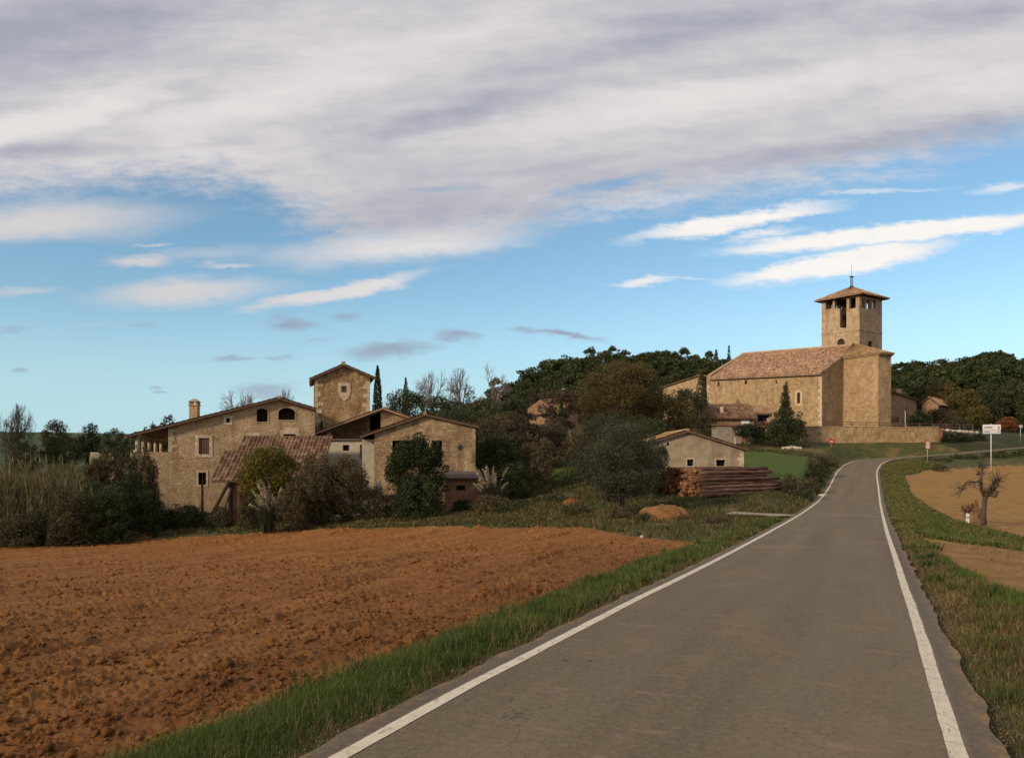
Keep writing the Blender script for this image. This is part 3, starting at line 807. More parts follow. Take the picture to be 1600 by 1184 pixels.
def quoins(o, f, s0, s1, z0, z1, mat='quoin', hgt=.34, proud=.025, seed=1, side=0):
    """dressed corner stones up the left (s0) and right (s1) edge of a wall"""
    for s, sg in ((s0, 1), (s1, -1)):
        if side and sg != side: continue
        mb = MB(); z = z0; k = 0; rr_ = random.Random(seed + sg)
        while z < z1 - .1:
            h = hgt * rr_.uniform(.75, 1.25); w = (.62 if k % 2 else .34) * rr_.uniform(.75, 1.2); t = min(z + h - .02, z1)
            a, b = sorted((s - sg * .015, s + sg * w)); fbox(mb, f, a, b, -proud, .2, z, t)
            z += h; k += 1
        mb.build('quoin', M[mat], o)

# ---- main farmhouse
f = Fac(250, 64, 492, 67.2)
zb = -3.6
h_arch1 = f.arch(401, 638, 418, 659, .28); h_arch2 = f.arch(435, 637, 461, 656, .28)
h_vent = f.rect(353.5, 653, 359, 660); h_shut = f.rect(310.5, 684, 327, 709.5); h_low = f.rect(310, 738, 322, 757); h_right = f.rect(443, 678, 462, 699)
o = gable('farmhouse', 'large rendered stone farmhouse with long tiled roof, arched attic windows and side gallery', f, (263, 668), (436, 625), (492, 641), zb, 13.5,
          [h_arch1, h_arch2, h_vent, h_shut, h_low, h_right], 'house', 'tile_old', overL=3.0, overR=.1, of=.45)
opening(o, f, h_arch1, 'attic_window', 'house', .1, depth=.42); opening(o, f, h_arch2, 'attic_window', 'house', .1, depth=.42)
opening(o, f, h_vent, 'vent', 'quoin', .2); opening(o, f, h_low, 'window', 'quoin', .16, depth=.3, mull=True)
w = opening(o, f, h_shut, 'window', 'quoin', .26, back='shutter', depth=.12)
mb = MB()
a0, z0 = h_shut[0]; a1, z1 = h_shut[2]
for k in range(4):
    aa = a0 + (a1 - a0) * (k + .5) / 4
    mb.hexa([f.w(aa - .08, z0 + .04, .07), f.w(aa + .08, z0 + .04, .07), f.w(aa + .08, z0 + .04, .11), f.w(aa - .08, z0 + .04, .11), f.w(aa - .08, z1 - .04, .07), f.w(aa + .08, z1 - .04, .07), f.w(aa + .08, z1 - .04, .11), f.w(aa - .08, z1 - .04, .11)])
mb.build('shutter', M['shutter'], w)
opening(o, f, h_right, 'window', 'quoin', .3, mull=True)
# lintel of pale stones over the right window and below the shuttered one
mb = MB(); fill(mb, f, f.rect(444, 668, 468, 677), -.03, .1); mb.build('lintel', M['quoin'], o)
mb = MB(); fill(mb, f, f.rect(384, 676, 406, 681), -.03, .1); mb.build('lintel', M['quoin'], o)
quoins(o, f, f.q(263, 690)[0], 0, f.q(263, 706)[1], 4.3, side=1, seed=8)
# chimney on the left slope
cx, cy, cz = U(304, 68), 68.0, Zp(658, 68)
mb = MB(); zt = Zp(634, 68); mb.box(cx - .33, cx + .33, cy - .33, cy + .33, cz - .6, zt)
mb.box(cx - .40, cx + .40, cy - .40, cy + .40, zt, zt + .08)
for dx in (-.27, .27):
    for dy in (-.27, .27): mb.box(cx + dx - .08, cx + dx + .08, cy + dy - .08, cy + dy + .08, zt + .08, zt + .34)
mb.hexa([(cx - .42, cy - .42, zt + .34), (cx + .42, cy - .42, zt + .34), (cx + .42, cy + .42, zt + .34), (cx - .42, cy + .42, zt + .34),
         (cx - .05, cy - .05, zt + .62), (cx + .05, cy - .05, zt + .62), (cx + .05, cy + .05, zt + .62), (cx - .05, cy + .05, zt + .62)])
mb.build('chimney', M['house'], o)
# side gallery: columns, floor and retaining wall under the long eave
gs = f.q(214, 690)[0]; zt = f.q(214, 680)[1]; zf = f.q(214, 706)[1]
for k, oo in enumerate((.3, 3.0, 6.0, 9.2, 12.4)):
    mb = MB(); p = f.w(gs, 0, oo); px_, py_ = p[0], p[1]
    mb.tube([(px_, py_, zf), (px_, py_, zt - .15)], [.19, .15], 10); mb.box(px_ - .26, px_ + .26, py_ - .26, py_ + .26, zt - .16, zt + .08); mb.box(px_ - .24, px_ + .24, py_ - .24, py_ + .24, zf - .02, zf + .14)
    mb.build('column', M['quoin'], o, True)
mb = MB(); fbox(mb, f, gs - .5, f.q(263, 690)[0] - .02, .05, 13.4, -3.8, zf); mb.build('gallery_base', M['house'], o)
mb = MB(); fbox(mb, f, gs - .22, gs + .2, .05, 13.4, zt + .08, zt + .3); mb.build('beam', M['wood_dark'], o)

# ---- rubble tower behind the farmhouse
f = Fac(492, 71.4, 578, 72.6)
sh = [f.q(x, y) for x, y in ((530, 600), (545, 600), (546, 612), (542, 621), (537.5, 624), (533, 621), (529, 612))]
win = f.rect(533, 603, 542, 613)
o = gable('tower_house', 'square rubble stone tower with pale corner stones and a shield shaped window surround', f, (492, 592), (537, 572.5), (578, 590), -2.5, 6.2, [win], 'house_tower', 'tile_old', over=.38, of=.4)
sL = 0.0
quoins(o, f, 0, f.l, 3.0, f.q(492, 594)[1], 'quoin', .40, .03, 4)
fo = [f.q(x, y) for x, y in ((528, 598), (547, 598), (548, 612), (544, 622), (538, 626), (532, 623), (527.5, 612))]
mb = MB(); panel(mb, f, fo, [win], .14, -.05); mb.build('stone_shield', M['quoin'], o)
opening(o, f, win, 'window', None, back='grey_wall', depth=.12, mull=True)
mb = MB(); c = f.w(f.q(537, 571)[0], f.q(537, 571)[1], 0); mb.box(c[0] - .14, c[0] + .14, c[1] - .3, c[1] + .1, c[2] + .1, c[2] + .34); mb.build('finial', M['tile_old'], o)
mb = MB(); fx = f.A.x; mb.box(fx - .55, fx + .02, 73.2, 75.2, 4.5, Zp(604, 74)); mb.build('chimney_flank', M['brick'], o)

# ---- tiled lean-to in front of the farmhouse
x0, x1 = U(352, 63), U(512, 63)
xm = U(372, 63)
o = empty('lean_to_shed', ((x0 + x1) / 2, 62, -2.7)); tag(o, 'lean-to shed with mossy red barrel tile roof against the farmhouse front', 'shed')
zt = Zp(682, 64.6); ze = Zp(752, 60)
r = MB()
roof(r, (xm, 60, ze), (x1, 60, ze), (x1, 64.7, zt), (xm, 64.7, zt), pitch=.3)
tt = .66
roof(r, (x0, 60.0, ze), (xm - .02, 60.0, ze), (xm - .02, 60 + 4.7 * tt, ze + (zt - ze) * tt), (x0, 60 + 4.7 * tt, ze + (zt - ze) * tt), pitch=.3)
r.build('roof', M['tile_red'], o, uv=True)
mb = MB(); mb.box(U(376, 61), x1 - .2, 61.2, 61.6, -3.4, ze + .3); mb.build('wall', M['brick'], o)
mb = MB(); mb.box(U(363, 60.4), U(376, 60.4), 60.4, 63.9, -3.4, ze - .05); mb.build('pier', M['brick'], o)
mb = MB(); mb.box(x0 + .1, U(363, 60.4), 64.2, 64.8, -3.4, 1.2); mb.build('shaded_back', M['brown_wall'], o)
mb = MB(); mb.tube([(U(360, 60.2), 60.2, -3.4), (U(360, 60.2), 60.2, ze + .05)], .14, 6); mb.build('post', M['wood_dark'], o)
o = empty('timber_prop', (U(330, 59.5), 59.5, -2.9)); tag(o, 'dark slanting timber props leaning under the lean-to roof edge', 'prop')
mb = MB(); mb.tube([(U(321, 59.3), 59.3, gz(U(321, 59.3), 59.3) - .1), (U(358, 60.1), 60.1, ze - .02)], .13, 6); mb.build('beam', M['wood_dark'], o)
mb = MB(); mb.tube([(U(343, 59.5), 59.5, gz(U(343, 59.5), 59.5) - .1), (U(360, 59.9), 59.95, ze - .5)], .10, 6); mb.build('beam', M['wood'], o)
mb = MB(); mb.tube([(U(316, 60), 60, -3.2), (U(316, 60), 60, Zp(757, 60))], .09, 6); o2 = mb.build('post', M['wood_dark'], o)

# ---- open barn in the middle
f = Fac(516, 69.2, 652, 70.8)
o = empty('open_barn', f.w(4, -2.4)); tag(o, 'open fronted barn with dark hayloft under a lopsided tiled roof', 'barn')
sL, zL = f.q(493, 679); sA, zA = f.q(598, 640); sR, zR = f.q(652, 659)
mb = MB()
s594, _ = f.q(595, 650); zfl = f.q(560, 688)[1]
panel(mb, f, [(s594, -3), (sR, -3), (sR, zR), (sA, zA), (s594, zA - (sA - s594) * (zA - zL) / (sA - sL))], (), .45)
m2 = MB(); panel(m2, f, [(sL + .9, -3), (s594 - .01, -3), (s594 - .01, zfl), (sL + .9, zfl)], (), .45)
m3 = MB(); panel(m3, f, [(sL + .5, -3), (sR, -3), (sR, zR), (sA, zA), (sL + .5, zL + .2)], (), .3, 9); m3.build('back_wall', M['barn'], o)
a, _z = f.q(518, 680); 
panel(m2, f, [(sL + .9, zfl - .01), (a, zfl - .01), (a, zL + .7), (sL + .9, zL + .25)], (), .44, .005); m2.build('low_wall', M['barn'], o)
mb.build('wall', M['barn'], o)
mb = MB(); fbox(mb, f, a - .8, s594 + .3, 3.0, 3.2, zfl - .2, zA); mb.build('loft_shade_back', M['black'], o)  # black back, side and floor added to paint the loft's shade
mb = MB(); fbox(mb, f, a - .9, a - .8, .5, 3.2, zfl - .2, zL + 1.2); mb.build('loft_shade_side', M['black'], o)
mb = MB(); fbox(mb, f, a - .8, s594, .46, 3.0, zfl - .2, zfl - .02); mb.build('loft_shade_floor', M['black'], o)
r = MB(); k = (zA - zL) / (sA - sL)
roof(r, f.w(sL, zL, -.5), f.w(sL, zL, 9.5), f.w(sA, zA, 9.5), f.w(sA, zA, -.5), lift=.13)
k2 = (zA - zR) / (sR - sA)
roof(r, f.w(sR + .3, zR - .3 * k2, -.5), f.w(sR + .3, zR - .3 * k2, 9.5), f.w(sA, zA, 9.5), f.w(sA, zA, -.5), lift=.13)
r.build('roof', M['tile_old'], o, uv=True)
mb = MB(); mb.tube([f.w(sL + .4, zL + .05, -.3), f.w(sA, zA - .05, -.3)], .12, 6); mb.build('beam', M['wood_dark'], o)
# low white annex with a small window and a grey door
f = Fac(506, 66.5, 578, 66.5)
hw = f.rect(535.5, 695, 545.5, 704); hd = f.rect(562, 694.5, 575, 717)
o = empty('white_annex', f.w(2, -2.5)); tag(o, 'low whitewashed annex with small square window and grey door between the barns', 'outbuilding')
mb = MB(); zt = f.q(540, 688)[1]; panel(mb, f, [(0, -3), (f.l, -3), (f.l, zt), (0, zt)], [hw, hd], .4)
mb.box(f.A.x, f.A.x + .4, 66.9, 69.9, -3, zt); mb.box(f.B.x - .4, f.B.x, 66.9, 69.9, -3, zt); mb.build('wall', M['white_wall'], o)
mb = MB(); mb.box(f.A.x - .1, f.B.x + .1, 66.3, 69.9, zt + .005, zt + .14); mb.build('roof', M['slate'], o)
opening(o, f, hw, 'window', None, depth=.2); opening(o, f, hd, 'door', None, back='grey_wall', depth=.15)

# ---- front barn with the ivy
f = Fac(585, 61.5, 743, 62.6)
hbig = f.rect(613, 688, 691, 730)
o = gable('stone_barn', 'broad gabled stone barn with a wide dark opening half hidden by ivy', f, (585, 677), (664, 650), (743, 668), -3.4, 12, [hbig], 'barn', 'tile_old', over=.2, overL=1.05, of=.3)
opening(o, f, hbig, 'opening', None, depth=2.2)  # black sheet set back inside, standing in for the barn's inner shade
mb = MB(); mb.box(U(664, 61.9), U(674, 61.9), 62.1, 62.5, -3, Zp(684, 62)); mb.build('pillar', M['quoin'], o)
mb = MB(); fbox(mb, f, -.95, -.02, .5, 9.5, -3.3, f.q(580, 686)[1]); mb.build('side_wall', M['white_wall'], o)
mb = MB()
s, z = f.q(719, 699); 
for dz, w_ in ((-.18, .05), (-.1, .14), (0, .2), (.1, .14), (.18, .05)):
    mb.hexa([f.w(s - w_, z + dz - .05, -.05), f.w(s + w_, z + dz - .05, -.05), f.w(s + w_, z + dz - .05, .05), f.w(s - w_, z + dz - .05, .05), f.w(s - w_, z + dz + .05, -.05), f.w(s + w_, z + dz + .05, -.05), f.w(s + w_, z + dz + .05, .05), f.w(s - w_, z + dz + .05, .05)])
mb.build('wall_anchor', M['iron'], o)
f = Fac(695, 60, 745, 60)
hw = f.rect(713, 758, 727, 766)
o = empty('brick_annex', f.w(1.2, -2.6)); tag(o, 'low red brick annex with flat slate roof and small dark window at foot of barn', 'outbuilding')
mb = MB(); zt = f.q(720, 748)[1]; panel(mb, f, [(0, -3.4), (f.l, -3.4), (f.l, zt), (0, zt)], [hw], .35); mb.box(f.A.x, f.A.x + .3, 60.35, 61.9, -3.4, zt); mb.box(f.B.x - .3, f.B.x, 60.35, 61.9, -3.4, zt); mb.build('wall', M['brick'], o)
mb = MB(); mb.hexa([f.w(-.2, zt + .005, -.3), f.w(f.l + .2, zt + .005, -.3), f.w(f.l + .2, zt + .45, 1.9), f.w(-.2, zt + .45, 1.9), f.w(-.2, zt + .1, -.3), f.w(f.l + .2, zt + .1, -.3), f.w(f.l + .2, zt + .55, 1.9), f.w(-.2, zt + .55, 1.9)]); mb.build('roof', M['slate'], o)
opening(o, f, hw, 'window', None, depth=.2)
f = Fac(575, 59.5, 660, 59.5)
o = empty('yard_wall', f.w(2, -2.8)); tag(o, 'crumbling brick yard wall with a taller pier behind brambles', 'wall')
mb = MB(); zt = f.q(600, 771)[1]; panel(mb, f, [(0, -3.6), (f.l, -3.6), (f.l, zt - .2), (f.l * .6, zt), (f.l * .3, zt - .15), (0, zt + .1)], (), .35); mb.build('wall', M['brick'], o)
mb = MB(); mb.box(U(587, 59.4), U(594, 59.4), 59.3, 59.8, -3.4, Zp(750, 59.4)); mb.build('pier', M['quoin'], o)

# ---- ruined wall at the left
o = empty('ruined_wall', (U(150, 64), 64, -2.8)); tag(o, 'ragged remnant of pale stone wall among bushes left of the farmhouse', 'wall')
f = Fac(139, 64, 252, 66)
mb = MB(); panel(mb, f, [(0, -3.4), (f.l, -3.4), (f.l, Zp(750, 64)), (3.2, Zp(745, 64)), (2.2, Zp(727, 64)), (1.5, Zp(708, 64)), (.1, Zp(706, 64)), (0, Zp(725, 64)), (.25, Zp(733, 64))], (), .5); mb.build('wall', M['quoin'], o)

# ---- pale gabled barn behind the log pile
f = Fac(986, 66, 1162, 66)
h1 = f.rect(1073.5, 717.5, 1083.5, 728); h2 = f.rect(1119, 718, 1133, 728); h3 = f.arch(1041.5, 691, 1046, 696, .5, 6)
o = gable('pale_barn', 'low gabled barn of stained pale render with two small windows behind the log pile', f, (986, 702), (1074, 675.5), (1162, 703), -.6, 11, [h1, h2, h3], 'pale_barn', 'tile_orange', over=.3, of=.3)
opening(o, f, h1, 'window', 'quoin', .1, mull=True); opening(o, f, h2, 'window', 'quoin', .1); opening(o, f, h3, 'vent', None)
quoins(o, f, f.l, f.l, 0, f.q(1162, 705)[1], proud=.02, seed=3, side=-1)

# ---------------------------------------------------------------- church
TH = math.radians(55)
KS = 1.15          # the church group stands on the rise beyond the bend
C0 = Vector((U(1284, 105 * KS), 105 * KS)); XA = Vector((math.cos(TH), -math.sin(TH))); YE = Vector((math.sin(TH), math.cos(TH)))
def cw(x, y, z):
    p = C0 + (XA * x + YE * y) * KS; return (p.x, p.y, CH + (z - CH) * KS)
church = empty('church', cw(-4, 6, 6.4)); tag(church, 'fortified stone church with square bell tower, tiled nave and polygonal apse', 'church')
ZE, ZR, ZB, LN, WN, TILT = 13.15, 17.35, 4.2, 19.5, 16.2, .85
yr = WN / 2
def ck(z): return CH + (z - CH) * KS
fn = Fac.pts(cw(-LN, 0, 0)[:2], cw(0, 0, 0)[:2])       # nave wall towards the camera
def zt_(s): return ZE + TILT * (1 - s / LN)
holes = [fn.rect(1121, 597, 1124, 603), fn.rect(1163.5, 594, 1167, 600), fn.rect(1212, 595, 1214.5, 599), fn.arch(1245.5, 613, 1250.5, 630, .5, 6)]
mb = MB(); panel(mb, fn, [(0, ck(ZB)), (LN * KS, ck(ZB)), (LN * KS, ck(ZE)), (0, ck(zt_(0)))], holes, .8)
fe = Fac.pts(cw(0, 0, 0)[:2], cw(0, WN, 0)[:2])
ye = .82
panel(mb, fe, [(.81, ck(ZB)), (WN * KS, ck(ZB)), (WN * KS, ck(ZE)), (yr * KS, ck(ZR)), (.81, ck(ZE + .7 * (ZR - ZE) / yr))], (), .8)
mb.hexa([cw(-LN, .8, ZB), cw(-LN + .8, .8, ZB), cw(-LN + .8, WN, ZB), cw(-LN, WN, ZB), cw(-LN, .8, ZE + TILT), cw(-LN + .8, .8, ZE + TILT), cw(-LN + .8, WN, ZE + TILT), cw(-LN, WN, ZE + TILT)])
fwst = Fac.pts(cw(-LN, 0.8, 0)[:2], cw(-LN, WN, 0)[:2])
mb.add([cw(-LN, .8, ZE + TILT), cw(-LN, WN, ZE + TILT), cw(-LN, yr, ZR + TILT), cw(-LN + .8, .8, ZE + TILT), cw(-LN + .8, WN, ZE + TILT), cw(-LN + .8, yr, ZR + TILT)], [(0, 1, 2), (5, 4, 3), (0, 2, 5, 3), (1, 4, 5, 2)])
nave = mb.build('nave', M['church'], church)
r = MB(); k = (ZR - ZE) / yr
def rz_(x, y): return ZE + TILT * (-x / LN) + y * k
roof(r, cw(-LN + .7, -.45, rz_(-LN + .7, -.45)), cw(.12, -.45, rz_(0, -.45)), cw(.12, yr, rz_(0, yr)), cw(-LN + .7, yr, rz_(-LN + .7, yr)), lift=.13, jit=.07)
roof(r, cw(.12, WN + .3, ZE), cw(-LN, WN + .3, ZE + TILT), cw(-LN, yr, ZR + TILT), cw(.12, yr, ZR), lift=.13)
r.tube([cw(.1, yr, ZR + .22), cw(-LN, yr, ZR + TILT + .22)], .16, 8)
r.build('roof', M['tile_church'], nave, uv=True)
mb = MB()   # raised parapet at the far end of the nave
mb.hexa([cw(-LN - .02, -.03, ZE), cw(-LN + .7, -.03, ZE), cw(-LN + .7, yr, ZR - .5), cw(-LN - .02, yr, ZR - .5), cw(-LN - .02, -.03, ZE + TILT + .5), cw(-LN + .7, -.03, ZE + TILT + .5), cw(-LN + .7, yr, ZR + TILT + .22), cw(-LN - .02, yr, ZR + TILT + .22)])
mb.build('parapet', M['church'], nave)
for h in holes[:3]: mb = MB(); fill(mb, fn, h, .3); mb.build('slit', M['black'], nave)
mb = MB(); fill(mb, fn, holes[3], .35); wn = mb.build('window', M['wood_dark'], nave); m2 = MB(); frame_around(m2, fn, holes[3], .35, .05); m2.build('frame', M['quoin'], wn)
quoins(nave, fn, LN * KS, LN * KS, 6, ck(ZE) - .1, hgt=.45, seed=5, side=-1); quoins(nave, fn, 0, 0, 6, ck(ZE + TILT), hgt=.45, seed=6, side=1)
# chancel and apse
ap = [(0, 4.8), (5, 4.8), (5.6, 6.8), (4.1, 8.6), (1.5, 9.6), (0, 9.6)]
ZA_ = 15.55
mb = MB(); n = len(ap)
mb.add([cw(x, y, ZB) for x, y in ap] + [cw(x, y, ZA_) for x, y in ap], [(i, (i + 1) % n, (i + 1) % n + n, i + n) for i in range(n)] + [tuple(range(n, 2 * n))])
apse = mb.build('apse', M['church'], church)
mb = MB()
def grow(x, y, g): 
    cx_, cy_ = 1.5, 7.2; d = math.hypot(x - cx_, y - cy_); return (x + (x - cx_) / d * g, y + (y - cy_) / d * g)
e2 = [grow(x, y, .22) for x, y in ap[1:5]]
ring = [(0.05, 4.8 - .2)] + e2 + [(0.05, 9.9)]
mb.add([cw(x, y, ZA_ - .22) for x, y in ring] + [cw(x, y, ZA_ + .02) for x, y in ring], [(i, i + 1, i + 1 + 6, i + 6) for i in range(5)] + [(5, 4, 3, 2, 1, 0)]); mb.build('cornice', M['church'], apse)
r = MB(); pk = Vector(cw(-.6, 8.2, ZR + .35))
ring = [(-.6, 4.6 - .15)] + [grow(x, y, .5) for x, y in ap[1:5]] + [(0.0, 10.1)]
for (xa, ya), (xb, yb) in zip(ring[:-1], ring[1:]):
    roof(r, cw(xa, ya, ZA_ - .02), cw(xb, yb, ZA_ - .02), pk, pk, lift=.06, pitch=.3)
r.build('roof', m_tile('mossy_tiles', (.20, .115, .052), (.32, .20, .095), (.43, .30, .165), .4, 1.9, .8), apse, uv=True)
# bell tower
DK = 112 * KS; K = Vector((U(1343, DK), DK)); SA, SB = 5.95 * KS, 5.7 * KS; ZB = ck(ZB)
t0 = K - XA * SA; t1 = K; t2 = K + YE * SB; t3 = t0 + YE * SB
fl = Fac.pts(t0, t1); fr = Fac.pts(t1, t2); fb = Fac.pts(t2, t3); fd = Fac.pts(t3, t0)
ZT = Zp(460.5, DK)
mb = MB()
slot = [fl.q(x, y) for x, y in ((1312.2, 512), (1322.4, 512), (1322.8, 466), (1304, 467.5), (1304, 482), (1312, 482))]
hl = [slot, fl.rect(1290, 468.5, 1301, 482), fl.rect(1327, 465.5, 1337, 481), fl.arch(1308, 530, 1320, 541, .5)]
hr = [fr.rect(1347, 466, 1353, 482), fr.rect(1354.4, 467, 1361.8, 484.5), fr.rect(1363.2, 468, 1368.5, 482.5), fr.arch(1356, 531.5, 1363.5, 545, .5)]
panel(mb, fl, [(0, ZB), (SA, ZB), (SA, ZT), (0, ZT)], hl, .55)
panel(mb, fr, [(.56, ZB), (SB, ZB), (SB, ZT), (.56, ZT)], [h for h in hr if min(a for a, _ in h) > .6], .55)
def win_row(fc, L): return [[(a, ZT - 1.7), (a + .95, ZT - 1.7), (a + .95, ZT - .3), (a, ZT - .3)] for a in (.8, 2.2, 3.6, 5.0) if a + .8 < L - .56]
panel(mb, fb, [(.56, ZB), (SA - .56, ZB), (SA - .56, ZT), (.56, ZT)], win_row(fb, SA), .55)
panel(mb, fd, [(0, ZB), (SB - .56, ZB), (SB - .56, ZT), (0, ZT)], win_row(fd, SB), .55)
tower = mb.build('bell_tower', M['church_tower'], church)
mb = MB(); ins = .6
c4 = [t0 + XA * ins + YE * ins, t1 - XA * ins + YE * ins, t2 - XA * ins - YE * ins, t3 + XA * ins - YE * ins]
zf = Zp(513, DK); mb.hexa([(p.x, p.y, zf - .3) for p in c4] + [(p.x, p.y, zf) for p in c4]); mb.build('belfry_floor', M['wood_dark'], tower)
for fc, h in ((fr, hr[3]), (fl, hl[3])): mb = MB(); fill(mb, fc, h, .3, .05); mb.build('arched_recess', M['wood_dark'], tower)
mb = MB(); zs = Zp(515, DK)
for fc, L in ((fl, SA), (fr, SB)):
    mb.hexa([fc.w(-.06, zs - .08, -.07), fc.w(L + .0, zs - .08, -.07), fc.w(L, zs - .08, .1), fc.w(-.06, zs - .08, .1), fc.w(-.06, zs + .08, -.07), fc.w(L, zs + .08, -.07), fc.w(L, zs + .08, .1), fc.w(-.06, zs + .08, .1)])
mb.build('string_course', M['church_tower'], tower)
# thin panel of browner stone below the right face's middle opening
mb = MB(); s_, z_ = fr.q(1355, 483); s2_, z2_ = fr.q(1361, 505); fill(mb, fr, [(s_, z2_), (s2_, z2_), (s2_, z_), (s_, z_)], -.01, .03); mb.build('browner_panel', M['church'], tower)
r = MB(); ctr = (t0 + t1 + t2 + t3) / 4; pk = Vector((ctr.x, ctr.y, Zp(449.5, ctr.y))); ov = .85
cor = [t0 - XA * ov - YE * ov, t1 + XA * ov - YE * ov, t2 + XA * ov + YE * ov, t3 - XA * ov + YE * ov]
ze = ZT - .02
for i in range(4):
    a, b = cor[i], cor[(i + 1) % 4]
    roof(r, (a.x, a.y, ze), (b.x, b.y, ze), pk, pk, lift=.12, pitch=.3)
r.build('roof', M['tile_church'], tower, uv=True)
mb = MB(); cc = [t0, t1, t2, t3]
mb.hexa([(p.x + (p.x - ctr.x) * .2, p.y + (p.y - ctr.y) * .2, ZT - .10) for p in cc] + [(p.x + (p.x - ctr.x) * .2, p.y + (p.y - ctr.y) * .2, ZT + .02) for p in cc]); mb.build('eave_board', M['wood_dark'], tower)
# bell, bell frame, iron cross with antenna
mb = MB(); b0 = Vector((ctr.x, ctr.y, ZT - 1.7))
prof = [(.02, .75), (.2, .72), (.27, .55), (.3, .3), (.38, .12), (.48, 0)]
vs, fs = [], []
for r_, z in prof:
    for k in range(14): a = 2 * math.pi * k / 14; vs.append((b0.x + r_ * math.cos(a), b0.y + r_ * math.sin(a), b0.z + z))
for i in range(len(prof) - 1):
    for k in range(14): fs.append((i * 14 + k, i * 14 + (k + 1) % 14, (i + 1) * 14 + (k + 1) % 14, (i + 1) * 14 + k))
mb.add(vs, fs); mb.build('bell', M['iron'], tower, True)
mb = MB(); 
for sgn in (-1, 1): mb.tube([(ctr.x + sgn * 1.0, ctr.y, zf), (ctr.x + sgn * 1.0, ctr.y, ZT - .1)], .12, 6)
mb.tube([(ctr.x - 1.1, ctr.y, ZT - .85), (ctr.x + 1.1, ctr.y, ZT - .85)], .12, 6); mb.build('bell_frame', M['wood_dark'], tower)
mb = MB(); zt2 = Zp(431.5, ctr.y)
for dx in (-.17, .17): mb.tube([(ctr.x + dx, ctr.y, pk.z - .1), (ctr.x + dx, ctr.y, zt2)], .055, 6)
mb.box(ctr.x - .32, ctr.x + .32, ctr.y - .05, ctr.y + .05, pk.z - .02, pk.z + .3); mb.box(ctr.x - .24, ctr.x + .24, ctr.y - .1, ctr.y + .1, zt2 - .2, zt2)
mb.tube([(ctr.x - .45, ctr.y, zt2 - .15), (ctr.x + .45, ctr.y, zt2 - .15)], .04, 6)
mb.tube([(ctr.x, ctr.y, pk.z), (ctr.x, ctr.y, Zp(412, ctr.y))], [.05, .015], 6); mb.build('roof_cross', M['iron'], tower)

# ---- churchyard terrace wall, railing, pale edging
f = Fac(1252, 112.5, 1466, 113.5)
o = empty('terrace_wall', f.w(f.l / 2, 3.8)); tag(o, 'long tan stone retaining wall below the church terrace', 'wall')
za = f.q(1300, 667)[1]; zc = f.q(1464, 668)[1]; mb = MB()
panel(mb, f, [(0, 2.4), (f.l, 2.4), (f.l, zc), (f.l * .5, (za + zc) / 2 + .03), (0, za)], (), .6); mb.build('masonry', M['terrace'], o)
mb = MB(); mb.hexa([f.w(-.05, za, -.05), f.w(f.l + .05, zc, -.05), f.w(f.l + .05, zc, .65), f.w(-.05, za, .65), f.w(-.05, za + .12, -.05), f.w(f.l + .05, zc + .12, -.05), f.w(f.l + .05, zc + .12, .65), f.w(-.05, za + .12, .65)]); mb.build('coping', M['terrace'], o)
mb = MB(); e = f.w(f.l, 0); mb.box(e[0] + .02, e[0] + .6, e[1] - .1, e[1] + 8, 2.5, zc - .05); mb.build('end_pier', M['brick'], o)
o = empty('terrace_railing', f.w(f.l / 2, za + .1)); tag(o, 'thin dark railing along the top of the terrace wall', 'railing')
f2 = Fac(1290, 113.9, 1520, 115.5)
mb = MB(); zr0, zr1 = Zp(658.5, 113.9), Zp(664, 115.5)
for dz in (0, -.32): mb.tube([f2.w(0, zr0 + dz), f2.w(f2.l, zr1 + dz)], .045, 6)
mb.build('rail', M['wood'], o)
nn = 12
for i in range(nn):
    mb = MB(); s_ = f2.l * i / (nn - 1); z = zr0 + (zr1 - zr0) * i / (nn - 1); mb.tube([f2.w(s_, z - 1.25), f2.w(s_, z + .06)], .06, 6); mb.build('post', M['wood'], o)
rs = random.Random(12)
def rock(name, x, y, z, s, mat, label, cat='stone', group=None, sq=.7):
    bm_v = []; n = 7; mb = MB()
    seed = rs.random() * 50
    vs, fs = [], []
    for i in range(5):
        ph = math.pi * i / 4
        for k in range(n):
            a = 2 * math.pi * k / n; rr_ = 1 + .5 * (noise1(int(seed * 7) + i * 3, k * 5) if 0 < i < 4 else 0)
            vs.append((math.sin(ph) * math.cos(a) * rr_ * s, math.sin(ph) * math.sin(a) * rr_ * s * .8, math.cos(ph) * s * sq))
    for i in range(4):
        for k in range(n): fs.append((i * n + k, (i + 1) * n + k, (i + 1) * n + (k + 1) % n, i * n + (k + 1) % n))
    mb.add(vs, fs); o = mb.build(name, mat); o.location = (x, y, z); o.rotation_euler = (0, 0, rs.random() * 6); return tag(o, label, cat, group)
for i in range(16):
    px = 1467 + i * 3.9 + rs.uniform(-1, 1); d = 114.5
    rock('edging_stone', U(px, d), d + rs.uniform(-.2, .2), Zp(671.5 + i * .28, d), rs.uniform(.24, .40), M['stone_pale'], 'pale edging stone in the row on top of the dark hedge bank', 'stone', 'pale stones edging the bank beside the terrace')
# white lamp pole on the terrace
mb = MB(); zp = Zp(668, 117); mb.tube([(U(1414.5, 117), 117, zp - 1), (U(1414.5, 117), 117, Zp(642, 117))], .06, 6); o = mb.build('flag_pole', M['galv']); tag(o, 'thin pale pole standing on the church terrace beside the dark bush', 'pole')

